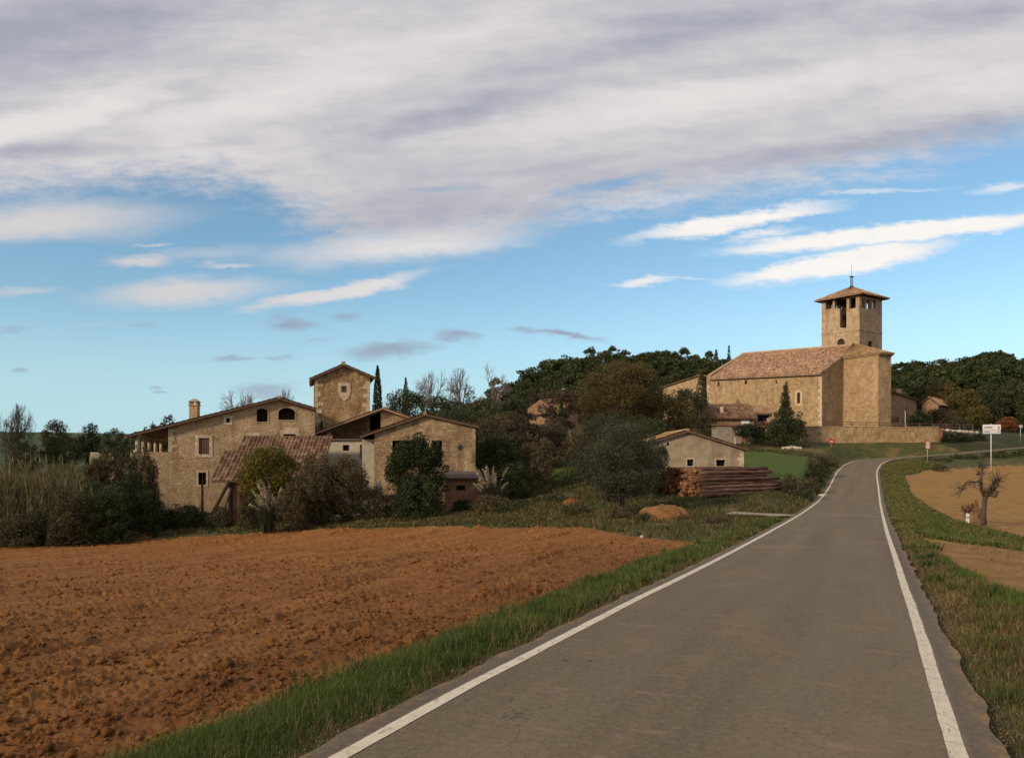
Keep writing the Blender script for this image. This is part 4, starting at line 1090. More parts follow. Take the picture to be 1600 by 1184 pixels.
# ---- houses round the church
def box_house(name, label, px0, px1, d0, d1, ytop, zb, depth, wall, tile, ridge_up=1.2, holes=(), over=.35):
    """house with its long eave towards the camera and a roof sloping up and away"""
    f = Fac(px0, d0, px1, d1); zt = f.q((px0 + px1) / 2, ytop)[1]
    o = empty(name, f.w(f.l / 2, zb)); tag(o, label, 'house')
    mb = MB(); hs = [h(f) for h in holes]
    panel(mb, f, [(0, zb), (f.l, zb), (f.l, zt), (0, zt)], hs, .4)
    for a in (0, f.l - .4):
        mb.hexa([f.w(a, zb, .4), f.w(a + .4, zb, .4), f.w(a + .4, zb, depth), f.w(a, zb, depth), f.w(a, zt, .4), f.w(a + .4, zt, .4), f.w(a + .4, zt + ridge_up * .95, depth), f.w(a, zt + ridge_up * .95, depth)])
    mb.hexa([f.w(0, zb, depth), f.w(f.l, zb, depth), f.w(f.l, zb, depth + .3), f.w(0, zb, depth + .3), f.w(0, zt + ridge_up * .95, depth), f.w(f.l, zt + ridge_up * .95, depth), f.w(f.l, zt + ridge_up * .95, depth + .3), f.w(0, zt + ridge_up * .95, depth + .3)])
    mb.build('wall', M[wall], o)
    r = MB(); k = ridge_up / depth
    roof(r, f.w(-over, zt - k * .5, -.5), f.w(f.l + over, zt - k * .5, -.5), f.w(f.l + over, zt + ridge_up + k * .3, depth + .3), f.w(-over, zt + ridge_up + k * .3, depth + .3), lift=.12)
    r.build('roof', M[tile], o, uv=True)
    for h in hs: opening(o, f, h, 'window', None, depth=.22)
    return o, f
o, f = box_house('village_house', 'house with dark red tiled roof tucked against the church wall left end', 1108, 1178, 115, 115, 652, 3.2, 3.6, 'brown_wall', 'tile_red', 1.9)
mb = MB(); c = f.w(f.q(1131, 650)[0], Zp(641, 116), 1.2); mb.box(c[0] - .22, c[0] + .22, c[1] - .22, c[1] + .22, c[2] - 1, c[2] + .55); mb.build('chimney', M['quoin'], o)
mb = MB(); fill(mb, f, f.rect(1158, 656, 1171, 664), -.05, .1); mb.build('white_panel', M['white'], o)
o, f = box_house('terrace_house', 'small tan house with dark loggia and brown tiled eave beside the conifer', 1165, 1206, 116.5, 116.5, 645, 3.5, 2.4, 'house', 'tile_old', 1.0, [lambda f: f.rect(1184, 649, 1202, 658)])
mb = MB(); fill(mb, f, f.rect(1166, 659, 1206, 664), -.4, .35); mb.build('terrace_parapet', M['brick'], o)
mb = MB(); fill(mb, f, f.rect(1198.5, 653, 1202, 659), .02, .1); mb.build('white_post', M['white_wall'], o)
# grey workshop with porch below
f = Fac(1112, 110.6, 1180, 109.4)
o = empty('grey_workshop', f.w(2.5, 2.4)); tag(o, 'plain grey rendered workshop with orange brown door under the creeper', 'outbuilding')
hd = f.rect(1160, 679, 1168, 697); mb = MB(); zt = f.q(1140, 664)[1]
panel(mb, f, [(0, 1.8), (f.l, 1.8), (f.l, zt), (0, zt)], [hd], .4); fbox(mb, f, 0, .4, .41, 3.4, 1.8, zt); mb.build('wall', M['grey_wall'], o)
mb = MB(); mb.hexa([f.w(-.2, zt + .005, -.3), f.w(f.l + 2.4, zt - .35, -.3), f.w(f.l + 2.4, zt - .35, 3.5), f.w(-.2, zt + .005, 3.5), f.w(-.2, zt + .15, -.3), f.w(f.l + 2.4, zt - .2, -.3), f.w(f.l + 2.4, zt - .2, 3.5), f.w(-.2, zt + .15, 3.5)]); mb.build('roof', M['brick'], o)
opening(o, f, hd, 'door', None, back='door_brown', depth=.1)
mb = MB(); mb.tube([f.w(f.q(1148, 690)[0], 2, -1.2), f.w(f.q(1148, 690)[0], Zp(683, 109), -1.2)], .13, 8); mb.build('post', M['white_wall'], o)
# right of the church
f = Fac(1380, 127, 1434, 134)
o = gable('priory_house', 'brown stone house with sloping tiled roof right behind the apse', f, (1380, 616), (1388, 612), (1432, 626), 4.0, 8, [], 'brown_wall', 'tile_old', over=.4, cat='house')
mb = MB(); c = f.w(f.q(1417, 618)[0], Zp(608, 131), 1.5); mb.box(c[0] - .4, c[0] + .4, c[1] - .4, c[1] + .4, c[2] - 1.4, c[2]); mb.box(c[0] - .5, c[0] + .5, c[1] - .5, c[1] + .5, c[2], c[2] + .15); mb.build('chimney', M['quoin'], o)
f = Fac(1393, 123, 1420, 122)
mb = MB(); fill(mb, f, f.rect(1392, 652, 1405, 660), 0, .3); o2 = mb.build('low_gate', M['brick']); tag(o2, 'low dark red gate at the foot of the brown house beside the apse', 'gate')
f = Fac(1440, 142, 1466, 140)
o = gable('far_cottage', 'dim stone cottage half hidden by trees right of the church', f, (1440, 630), (1452, 622), (1466, 632), 4.5, 7, [], 'brown_wall', 'tile_old', over=.3, cat='house')
# left of the church, behind trees
f = Fac(1036, 146, 1092, 140)
o = gable('ochre_house', 'ochre house with tan roof rising behind the oak left of the church', f, (1036, 606), (1092, 588), (1096, 589), 4.5, 9, [], 'house', 'tile_orange', over=.3, cat='house')
o, f = box_house('orange_roof_house', 'house with weathered orange roof showing between the bare trees', 820, 874, 113, 109, 645, 2.5, 4.0, 'brown_wall', 'tile_orange', 2.0)
mb = MB(); mb.tube([(U(881, 112), 112, 3), (U(881, 112), 112, Zp(609, 112))], .07, 6); mb.box(U(881, 112) - .3, U(881, 112) + .1, 111.9, 112.1, Zp(609, 112), Zp(607, 112)); o = mb.build('lamp_pole', M['galv']); tag(o, 'pale street lamp pole rising beside the orange roofed house', 'street lamp')
mb = MB(); mb.box(U(885, 92), U(892, 92), 92, 92.6, Zp(690, 92), Zp(673, 92)); o = mb.build('gate_pillar', M['white_wall']); tag(o, 'whitish gate pillar in the shade under the oaks', 'pillar')
mb = MB(); mb.box(U(912, 93), U(918, 93), 93, 93.6, Zp(690, 93), Zp(674, 93)); o = mb.build('gate_pillar', M['white_wall']); tag(o, 'second smaller pale pillar under the oaks, right of the whitish one', 'pillar')
# ---------------------------------------------------------------- vegetation
def leafmat(n, *cols): M[n] = m_leaf(n, list(zip((.12, .42, .68, .95)[:len(cols)], cols)))
leafmat('leaf_pine', (0.015, 0.023, 0.008), (0.037, 0.048, 0.014), (0.064, 0.075, 0.022), (0.114, 0.116, 0.037))
leafmat('leaf_dark', (0.016, 0.022, 0.008), (0.033, 0.044, 0.013), (0.060, 0.069, 0.022), (0.110, 0.111, 0.038))
leafmat('leaf_holm', (0.018, 0.025, 0.010), (0.038, 0.048, 0.019), (0.066, 0.073, 0.030), (0.125, 0.120, 0.053))
leafmat('leaf_oak', (0.055, 0.043, 0.014), (0.093, 0.069, 0.021), (0.137, 0.096, 0.030), (0.191, 0.130, 0.044))
leafmat('leaf_brown', (.034, .028, .015), (.060, .047, .025), (.092, .07, .038), (.135, .105, .056))
leafmat('leaf_olive', (.022, .025, .014), (.043, .046, .025), (.070, .070, .038), (.112, .108, .064))
leafmat('leaf_bramble', (0.035, 0.033, 0.015), (0.068, 0.058, 0.026), (0.109, 0.087, 0.040), (0.171, 0.130, 0.064))
leafmat('leaf_ivy', (.012, .017, .007), (.024, .034, .012), (.042, .055, .018), (.08, .092, .034))
leafmat('leaf_citrus', (0.027, 0.039, 0.007), (0.068, 0.075, 0.012), (0.137, 0.117, 0.016), (0.355, 0.195, 0.021))
leafmat('leaf_yellow', (0.048, 0.046, 0.012), (0.096, 0.081, 0.019), (0.137, 0.111, 0.026), (0.205, 0.150, 0.041))
leafmat('leaf_orange', (.09, .035, .012), (.16, .06, .018), (.22, .085, .026), (.28, .12, .04))
leafmat('reed', (.040, .046, .017), (.078, .080, .032), (.13, .115, .052), (.24, .19, .105))
leafmat('grass_bank', (.032, .055, .012), (.060, .086, .018), (.125, .12, .034), (.26, .19, .075))
M['grass'] = m_leaf('grass', [(.12, (.030, .055, .010)), (.42, (.055, .098, .016)), (.68, (.088, .138, .026)), (.95, (.20, .18, .06))], .35)
leafmat('grass_dry', (.05, .052, .02), (.12, .088, .036), (.21, .145, .062), (.32, .23, .11))
leafmat('grass_far', (.026, .038, .011), (.055, .06, .018), (.11, .09, .032), (.25, .165, .075))
leafmat('plume', (.26, .20, .125), (.36, .29, .19), (.46, .38, .27), (.55, .47, .35))

def rand_unit(r, n):
    v = r.normal(size=(n, 3)); return v / np.linalg.norm(v, axis=1)[:, None]
def leaves(c, s, var, r, aspect=.5, flat=0.0):
    n = len(c); t = rand_unit(r, n); t[:, 2] *= (1 - flat); t /= np.linalg.norm(t, axis=1)[:, None]
    b = np.cross(t, rand_unit(r, n)); b /= np.linalg.norm(b, axis=1)[:, None] + 1e-9
    s = (np.ones(n) * s * r.uniform(.6, 1.35, n))[:, None]
    co = np.stack([c + t * s, c + b * s * aspect, c - t * s, c - b * s * aspect], 1).reshape(-1, 3)
    return co, np.arange(n * 4).reshape(n, 4), np.repeat(var, 4)
def segs_mesh(P0, P1, R0, R1, n=3):
    P0, P1 = np.array(P0), np.array(P1); R0, R1 = np.array(R0)[:, None], np.array(R1)[:, None]
    d = P1 - P0; d /= np.linalg.norm(d, axis=1)[:, None] + 1e-9
    up = np.where(np.abs(d[:, 2:3]) < .9, np.array([[0, 0, 1.]]), np.array([[1., 0, 0]]))
    a = np.cross(d, up); a /= np.linalg.norm(a, axis=1)[:, None]; b = np.cross(d, a)
    m = len(P0); rings = []
    for P, R_ in ((P0, R0), (P1, R1)):
        for k in range(n):
            t = 2 * math.pi * k / n; rings.append(P + (a * math.cos(t) + b * math.sin(t)) * R_)
    co = np.stack(rings, 1).reshape(-1, 3); base = (np.arange(m) * 2 * n)[:, None]; q = []
    for k in range(n): q.append(base + np.array([[k, (k + 1) % n, n + (k + 1) % n, n + k]]))
    return co, np.concatenate(q)
def limbs(targets, H, tf, tr, r, lean=(0, 0), nl=9):
    """tapered trunk with limbs reaching into the crown"""
    P0, P1, R0, R1 = [], [], [], []
    def chain(pts, ra, rb):
        k = len(pts) - 1
        for i in range(k):
            P0.append(pts[i]); P1.append(pts[i + 1]); R0.append(ra + (rb - ra) * i / k); R1.append(ra + (rb - ra) * (i + 1) / k)
    top = np.array([lean[0], lean[1], H * (tf + (1 - tf) * .45)])
    tp = [np.array([0, 0, -.3])] + [top * t + np.array([r.normal(0, .04 * H * t), r.normal(0, .04 * H * t), 0]) for t in (.3, .6, 1.0)]
    chain(tp, tr * 1.25, tr * .5)
    for c in targets[:nl]:
        t = r.uniform(.45, .95); s = tp[1] * (1 - t) + tp[3] * t
        mid = (s + c) / 2 + np.array([0, 0, -.06 * H]) + r.normal(0, .03 * H, 3)
        chain([s, mid, c], tr * .42, tr * .12)
    return segs_mesh(P0, P1, R0, R1, 6)
def crown(seed, W, H, tf, shape, leaf, dens=4.0, gap=.0, depth=None):
    r = np.random.default_rng(seed); Dp = depth or W
    hc = H * (1 - tf); zc = H * tf + hc / 2
    ncl = {'round': 80, 'wide': 90, 'pine': 34, 'cone': 70, 'column': 56, 'airy': 56, 'mound': 90}[shape]
    cs, rad_ = [], []
    while len(cs) < ncl:
        p = r.uniform(-1, 1, 3); l = np.linalg.norm(p)
        if l > 1 or l < .45: continue
        x, y, z = p; k = r.uniform(.85, 1.08)
        if shape == 'cone':
            t = (z + 1) / 2; w = (1 - t) ** .8 * .95 + .05; m = math.hypot(x, y) + 1e-6; x, y = x / m * w * r.uniform(.2, .9), y / m * w * r.uniform(.2, .9); rc = .16 + .26 * w
        elif shape == 'mound':
            t = abs(z); w = math.sqrt(max(0, 1 - t * t)); a = r.uniform(0, 6.28); q = r.uniform(.25, 1) ** .5 * w; x, y, z = math.cos(a) * q, math.sin(a) * q, t * 2 - 1; rc = r.uniform(.13, .27)
        elif shape == 'pine': rc = r.uniform(.2, .34)
        elif shape == 'airy': rc = r.uniform(.12, .24)
        else: rc = r.uniform(.12, .27)
        cs.append(np.array([x * W / 2 * k * (1 - rc * .6), y * Dp / 2 * k * (1 - rc * .6), zc + z * hc / 2 * (1 - rc * .5)])); rad_.append(rc)
    rad_ = np.array(rad_); cs = np.array(cs)
    area = W * hc * (.5 if shape in ('cone', 'column') else .78)
    n = int(dens * area / (leaf * leaf * 1.0)); n = max(300, min(n, 60000))
    wts = rad_ ** 2; ci = r.choice(ncl, n, p=wts / wts.sum())
    dirs = rand_unit(r, n); rr_ = r.uniform(.35, 1.0, n) ** .6
    sc3 = np.array([W / 2, Dp / 2, max(hc / 2, W / 2 * .5) * (.62 if shape == 'pine' else .8)])
    if shape in ('column', 'cone'): sc3 = np.array([W / 2, Dp / 2, hc * .16])
    off = dirs * rr_[:, None] * rad_[ci][:, None] * sc3
    c = cs[ci] + off
    if shape == 'column':       # one dense spire
        t = r.uniform(0, 1, n) ** 1.25; pr = np.minimum(1, 1.3 * (1 - t) ** .62) * (.75 + .25 * np.minimum(1, t * 6)); a = r.uniform(0, 6.28, n); q = np.sqrt(r.uniform(.15, 1, n)) * pr * (1 + .16 * perlin(a * 1.6, t * 9, seed))
        c = np.stack([np.cos(a) * q * W / 2, np.sin(a) * q * Dp / 2, H * tf + t * hc], -1)
    elif shape in ('round', 'wide', 'mound'):   # looser leaves between the clumps
        m_ = r.random(n) < .22; p = rand_unit(r, n) * (r.uniform(0, 1, n) ** .4)[:, None] * .96
        if shape == 'mound': p[:, 2] = np.abs(p[:, 2]) * 2 - 1
        c = np.where(m_[:, None], p * np.array([W / 2, Dp / 2, hc / 2]) + np.array([0, 0, zc]), c)
    c[:, 2] = np.maximum(c[:, 2], .02)
    cv = r.uniform(0, 1, ncl)
    var = np.clip(.45 * cv[ci] + .55 * r.uniform(0, 1, n), 0, 1)
    co, q, v = leaves(c, leaf, var, r)
    return co, q, v, cs
def build_plant(name, loc, H, W, shape, mat, seed, tf=.22, leaf=.12, dens=4.0, tr=None, bark='bark', depth=None, lean=(0, 0), crown_name='crown'):
    o = empty(name, loc)
    co, q, v, cs = crown(seed, W, H, tf, shape, leaf, dens, depth=depth)
    r = np.random.default_rng(seed + 1)
    if tf > 0 or shape in ('column',):
        bc, bq = limbs(cs, H, max(tf, .1), tr or max(.05, H * .022), r, lean)
        link('trunk', np_mesh('trunk', bc, bq, smooth=True), M[bark], o)
    link(crown_name, np_mesh(crown_name, co, q, attrs={'var': v}), M[mat], o)
    return o
def plant(name, label, cat, px, ytop, wpx, d, shape, mat, tf=.15, lf=.00115, dens=3.6, group=None, bark='bark', depth=None, zg=None, tr=None, seed=None, sink=0):
    x = U(px, d); z = gz(x, d) if zg is None else zg
    H = max(.3, Zp(ytop, d) - z); W = wpx * d / FX
    plant.k += 1
    o = build_plant(name, (x, d, z - sink), H + sink, W, shape, mat, seed or 100 + plant.k * 3, tf, max(.025, d * lf), dens, tr, bark, depth, crown_name='foliage' if tf == 0 else 'crown')
    return tag(o, label, cat, group)
plant.k = 0

def bare_segs(seed, H, spread, tr, levels=5, up=.35, first=.22, nb=(3, 4), upright=.25, ch0=1.0, bare0=False):
    r = np.random.default_rng(seed); P0, P1, R0, R1 = [], [], [], []
    def grow(p, d, l, ra, lev):
        k = 3; q = p; dd = d
        for i in range(k):
            dd = dd + r.normal(0, .12, 3) + np.array([0, 0, .05 * up]); dd /= np.linalg.norm(dd)
            n = q + dd * l / k
            P0.append(q); P1.append(n); R0.append(ra * (1 - .35 * i / k)); R1.append(ra * (1 - .35 * (i + 1) / k)); q = n
            if lev < levels and (i == k - 1 or (r.random() < .75 and not (lev == 0 and bare0))):
                for _ in range(r.integers(nb[0], nb[1] + 1) if i == k - 1 else 1):
                    ang = r.uniform(.35, .85) * spread; ax = rand_unit(r, 1)[0]; ax -= dd * ax.dot(dd); ax /= np.linalg.norm(ax) + 1e-9
                    nd = dd * math.cos(ang) + ax * math.sin(ang) + np.array([0, 0, upright * .3]); nd /= np.linalg.norm(nd)
                    grow(q, nd, l * r.uniform(.62, .85) * (ch0 if lev == 0 else 1), ra * .52, lev + 1)
    grow(np.array([0, 0, -.2]), np.array([r.normal(0, .04), r.normal(0, .04), 1.]), H * first * 1.3, tr, 0)
    P0, P1 = np.array(P0), np.array(P1)
    k = H / max(P1[:, 2].max(), .1); P0 = P0 * k; P1 = P1 * k
    return P0, P1, np.array(R0), np.array(R1)
def bare_tree(name, label, px, ytop, wpx, d, seed, mat='bark_grey', group=None, zg=None, levels=5, minr=.012, tr=None, **kw):
    x = U(px, d); z = gz(x, d) if zg is None else zg; H = Zp(ytop, d) - z; W = wpx * d / FX
    P0, P1, R0, R1 = bare_segs(seed, H, 1.0, tr or H * .022, levels, **kw)
    ext = np.percentile(np.abs(P1[:, :2]), 91) * 2; s = W / ext
    hh = np.clip(P0[:, 2:3] / H, 0, 1); 
    for A in (P0, P1): A[:, :2] *= s
    R0 = np.maximum(R0, minr); R1 = np.maximum(R1, minr * .8)
    big = R0 > .035
    o = empty(name, (x, d, z)); tag(o, label, 'tree', group)
    if big.any(): c, q_ = segs_mesh(P0[big], P1[big], R0[big], R1[big], 6); link('trunk', np_mesh('trunk', c, q_, smooth=True), M[mat], o)
    c, q_ = segs_mesh(P0[~big], P1[~big], R0[~big], R1[~big], 3); link('twigs', np_mesh('twigs', c, q_), M[mat], o)
    return o

# ---- pines of the two wooded hills (four crowns, copied)
pines = []
for k, (H, W) in enumerate(((9.5, 7.5), (8.5, 8.5), (10.5, 7.0), (7.5, 7.0))):
    o = build_plant('pine_tree', (0, 0, 0), H, W, 'pine', 'leaf_pine', 40 + k * 7, .28, .30, 4.2)
    pines.append([o, H, False])
def copy_thing(o):
    c = o.copy(); col.objects.link(c)
    for ch in o.children:
        k = ch.copy(); col.objects.link(k); k.parent = c
    return c
def skyline(px):
    return float(np.interp(px, [780, 800, 830, 860, 890, 930, 960, 990, 1020, 1045, 1070, 1105, 1130, 1200, 1385, 1400, 1430, 1460, 1500, 1530, 1545, 1565, 1590, 1620, 1700],
                           [640, 604, 572, 556, 556, 544, 540, 548, 547, 538, 545, 552, 562, 575, 570, 563, 562, 561, 556, 545, 540, 545, 556, 558, 560]))
rp = random.Random(5); npine = 0
rows = [(232, 0, 1.0), (222, 4, 1.0), (208, 12, .95), (192, 24, .95), (176, 38, .9), (160, 54, .9)]
for d, drop, sc_ in rows:
    px = 770 + rp.uniform(0, 14)
    while px < 1690:
        if not (1170 < px < 1375) and not (drop > 30 and px < 830):
            k = rp.randrange(4); src = pines[k]
            dd = d + rp.uniform(-7, 7); x = U(px, dd)
            ztop = Zp(skyline(px) + drop * (.55 if px > 1380 else 1) + rp.uniform(-5, 8), dd)
            z = gz(x, dd); s = rp.uniform(.78, 1.15) * sc_
            zb_ = ztop - src[1] * s
            if zb_ > z: s = min(1.5, (ztop - z) / src[1]); zb_ = max(z - .5, ztop - src[1] * s) if ztop - src[1] * s > z + .6 else z - .3
            else: zb_ = max(zb_, z - 4)
            if npine < 400:
                o = src[0] if not src[2] else copy_thing(src[0]); src[2] = True
                o.location = (x, dd, zb_); o.scale = (s * rp.uniform(.85, 1.2), s * rp.uniform(.85, 1.2), s); o.rotation_euler = (0, 0, rp.uniform(0, 6.28))
                left = px < 1300
                tag(o, 'dark green pine in the wood on the hill left of the church' if left else 'dark green pine in the wood on the hill right of the church', 'tree',
                    'pines on the hill left of the church' if left else 'pines on the hill right of the church'); npine += 1
        px += rp.uniform(12, 21) * 220 / d

# ---- trees between the farm and the church
P_ = plant
P_('oak_tree', 'large olive brown oak with a broad domed crown left of the church', 'tree', 968, 560, 158, 92, 'wide', 'leaf_oak', .2, .0011, 4.6)
P_('oak_tree', 'lower brownish oak against the right foot of the big domed oak', 'tree', 1046, 612, 90, 94, 'wide', 'leaf_oak', .12, .00115, 4)
P_('oak_tree', 'dark holm oak in the shade under the big domed oak', 'tree', 960, 640, 130, 84, 'wide', 'leaf_dark', .1, .00115, 3.6)
P_('bare_brown_tree', 'reddish brown leafless tree at the foot of the pine hill', 'tree', 882, 590, 84, 104, 'airy', 'leaf_brown', .15, .00105, 2.6)
P_('bare_brown_tree', 'dull brown tree crown above the orange roofed house', 'tree', 845, 604, 64, 122, 'airy', 'leaf_brown', .15, .00105, 2.6)
P_('slim_tree', 'slim dark ivy clad tree beside the orange roofed house', 'tree', 877, 628, 22, 100, 'column', 'leaf_ivy', .05)
P_('cypress_tree', 'tall dark cypress beside the rubble tower', 'tree', 590, 571, 24, 82, 'column', 'leaf_dark', .02, .0012, 9)
P_('cypress_tree', 'tip of a distant cypress rising over the dark oak belt', 'tree', 634, 590, 16, 122, 'column', 'leaf_dark', .04, .00115, 4)
P_('cypress_tree', 'thin cypress spire left of the church roof', 'tree', 1119, 546, 16, 168, 'column', 'leaf_dark', .04, .00115, 4)
P_('cypress_tree', 'small cypress tip just above the church ridge far end', 'tree', 1139, 540, 11, 170, 'column', 'leaf_dark', .04, .00115, 4)
for px, yt, w, d, lb in ((630, 604, 78, 108, 'rounded dark oak directly right of the cypress by the tower'), (690, 612, 80, 104, 'dark oak under the bare pale trees'), (752, 614, 86, 100, 'dark oak belt tree at the right under the bare trees'),
                         (800, 616, 70, 104, 'dark oak touching the left edge of the pine hill'), (720, 632, 100, 92, 'brown green oak behind the stone barn roof')):
    P_('oak_tree', lb, 'tree', px, yt, w, d, 'wide', 'leaf_holm', .12, .00115, 4.2)
P_('bramble_thicket', 'tangled purple brown thicket right of the stone barn', 'shrub', 815, 640, 110, 80, 'airy', 'leaf_brown', .05, .0011, 3.4)
P_('bramble_thicket', 'grey brown scrub in front of the purple thicket', 'shrub', 850, 680, 70, 72, 'airy', 'leaf_bramble', .05, .0011, 3.2)
P_('evergreen_bush', 'very dark evergreen bush against the stone barn right end', 'shrub', 778, 672, 84, 66, 'round', 'leaf_dark', .02, .00115, 4.6)
P_('evergreen_bush', 'dark evergreen spilling down to the field behind the pampas grass', 'shrub', 806, 716, 60, 63, 'mound', 'leaf_dark', 0, .00115, 4)
P_('bare_brown_tree', 'brown leafless sapling by the small lawn in the gap', 'tree', 846, 700, 44, 64, 'airy', 'leaf_bramble', .2, .00105, 2.4)
for px, yt, w, dd, mt, lb in ((790, 640, 90, 88, 'leaf_bramble', 'tall grey brown thicket behind the stone barn right end'), (860, 652, 80, 84, 'leaf_brown', 'purple brown thicket below the orange roofed house'), (905, 668, 60, 80, 'leaf_bramble', 'grey brown thicket left of the dim olive'),
                             (756, 650, 70, 78, 'leaf_bramble', 'thicket touching the stone barn roof right end'), (822, 690, 60, 68, 'leaf_bramble', 'low brown thicket right of the dark evergreen'), (1000, 690, 70, 62, 'leaf_dark', 'dark thicket behind the two olives'), (925, 700, 50, 70, 'leaf_holm', 'green bush at the right edge of the gap lawn'), (1015, 650, 90, 78, 'leaf_holm', 'dull green trees behind the pale barn left end')):
    P_('bramble_thicket', lb, 'shrub', px, yt, w, dd, 'wide', mt, .03, .0011, 4)
for px, yt, w, sd in ((683, 573, 60, 1), (724, 574, 42, 2), (766, 566, 60, 3)):
    bare_tree('bare_tree', {1: 'leftmost airy bare tree on the skyline behind the barns', 2: 'smallest bare tree, the middle one behind the barns', 3: 'bare tree with widest crown, nearest the pine hill'}[sd], px, yt, w, 118, 20 + sd, 'bark_grey', 'bare trees on the skyline behind the barns', levels=4, minr=.017, upright=-.2, up=.0, nb=(3, 5), first=.36, ch0=.62, bare0=True)
bare_tree('bare_tree', 'lone bare tree on the far left above the reeds', 17, 628, 42, 100, 31, 'bark', levels=5, minr=.013, upright=-.15, up=.1, nb=(3, 3), first=.35, ch0=.62)
bare_tree('bare_tree', 'bare tree behind the left slope of the farmhouse roof', 362, 605, 66, 100, 32, 'bark_grey', levels=5, minr=.013, upright=-.2, up=0, nb=(3, 4), first=.4, ch0=.5, bare0=True)
bare_tree('bare_tree', 'bare tree tip just above the farmhouse ridge', 443, 604, 28, 105, 36, 'bark_grey', levels=5, minr=.013, upright=-.2, up=0, nb=(3, 4), first=.4, ch0=.5, bare0=True)
# dark trees along the left horizon
for px, yt, w, d, lb in ((88, 653, 46, 112, 'tallest dark oak on the left horizon above the reeds'), (140, 660, 40, 116, 'dark oak second from the left above the reeds'), (180, 668, 56, 110, 'low dark oak left of the gallery roof'),
                         (263, 646, 36, 120, 'rounded dark oak behind the farmhouse chimney'), (240, 660, 40, 122, 'smaller dark oak beside the gallery roof ridge'), (40, 690, 60, 105, 'low dark hedge tree at the left edge'), (100, 676, 70, 104, 'low wide hedge bush under the tallest left oak'), (215, 676, 40, 100, 'hedge bush between low oak and gallery')):
    P_('oak_tree', lb, 'tree', px, yt, w, d, 'wide', 'leaf_dark', .08, .0011, 4.2)
# near trees
P_('olive_tree', 'grey green olive tree leaning at the edge of the field', 'tree', 972, 652, 132, 48, 'wide', 'leaf_olive', .10, .0011, 4.4, tr=.13)
P_('olive_tree', 'dim grey green olive standing behind the leaning olive', 'tree', 950, 645, 114, 56, 'wide', 'leaf_olive', .06, .0011, 4, tr=.1)
P_('shrub', 'tall grey green shrub between the olive and the log pile', 'shrub', 1018, 676, 62, 55, 'wide', 'leaf_olive', .04, .00115, 3.6)
P_('shrub', 'low brown bush at the foot of the leaning olive', 'shrub', 968, 792, 44, 45.5, 'mound', 'leaf_bramble', 0, .00115, 3.4)
P_('round_tree', 'dense rounded grey green tree in front of the terrace wall', 'tree', 1229, 634, 70, 106, 'mound', 'leaf_holm', 0, .00105, 6)
P_('conifer', 'pointed conifer rising behind the rounded tree against the nave', 'tree', 1227, 588, 32, 108.5, 'cone', 'leaf_holm', .06, .00095, 6)
P_('creeper', 'green creeper mounded over the workshop porch', 'shrub', 1166, 660, 46, 107.5, 'wide', 'leaf_ivy', .3, .00105, 4.6)
P_('creeper', 'small green creeper bush at the right of the porch', 'shrub', 1186, 664, 26, 107, 'round', 'leaf_ivy', .1, .00105, 4)
P_('dark_tree', 'dark slender tree at the left end of the church', 'tree', 1096, 580, 26, 128, 'column', 'leaf_bramble', .05, .0011, 4)
P_('shrub', 'dull green tree mass below the ochre house', 'tree', 1070, 604, 80, 116, 'wide', 'leaf_holm', .08, .0011, 4)
P_('shrub', 'brownish bush between dull green trees and grey workshop', 'shrub', 1104, 640, 40, 112, 'round', 'leaf_bramble', .05, .0011, 4)
P_('dark_bush', 'dark evergreen bush by the pale pole on the terrace', 'shrub', 1438, 640, 40, 119, 'round', 'leaf_ivy', .04, .0011, 4.6)
P_('dark_bush', 'thin yellowish shrub in front of the brown house', 'shrub', 1416, 630, 14, 119, 'cone', 'leaf_yellow', .05, .00105, 3.4)
for px, yt, w, d, mt, lb in ((1475, 592, 60, 146, 'leaf_oak', 'brown oak right of the dim cottage'), (1508, 606, 60, 140, 'leaf_yellow', 'yellow green poplar like tree above the hedge'), (1545, 598, 66, 150, 'leaf_holm', 'dull green oak behind the white direction sign'),
                             (1585, 590, 60, 152, 'leaf_holm', 'dull green oak at the right edge behind the orange bush'), (1530, 632, 40, 134, 'leaf_yellow', 'small yellow green tree left of the orange bush'), (1620, 600, 60, 144, 'leaf_dark', 'dark oak at the picture right edge'),
                             (1470, 636, 50, 130, 'leaf_brown', 'purple brown leafless bush behind the railing'), (1500, 650, 44, 127, 'leaf_bramble', 'grey brown bush behind the railing right end'), (1604, 640, 34, 134, 'leaf_dark', 'dark bush beside the round green sign')):
    P_('roadside_tree', lb, 'tree', px, yt, w, d, 'wide', mt, .1, .0011, 4)
P_('orange_bush', 'orange autumn bush right of the direction sign', 'shrub', 1575, 650, 34, 130, 'round', 'leaf_orange', .05, .00105, 3.6)
for i, (px, yt, w, d) in enumerate(((1480, 676, 28, 113.5), (1502, 675, 34, 114), (1528, 678, 32, 115))):
    P_('hedge', ['dark ivy hedge next to the terrace wall end', 'dark ivy hedge under the pale edging stones, middle piece', 'dark ivy hedge nearest the direction sign'][i], 'hedge', px, yt, w, d, 'mound', 'leaf_ivy', 0, .00095, 5, group='dark hedge under the edging stones', depth=2.0)
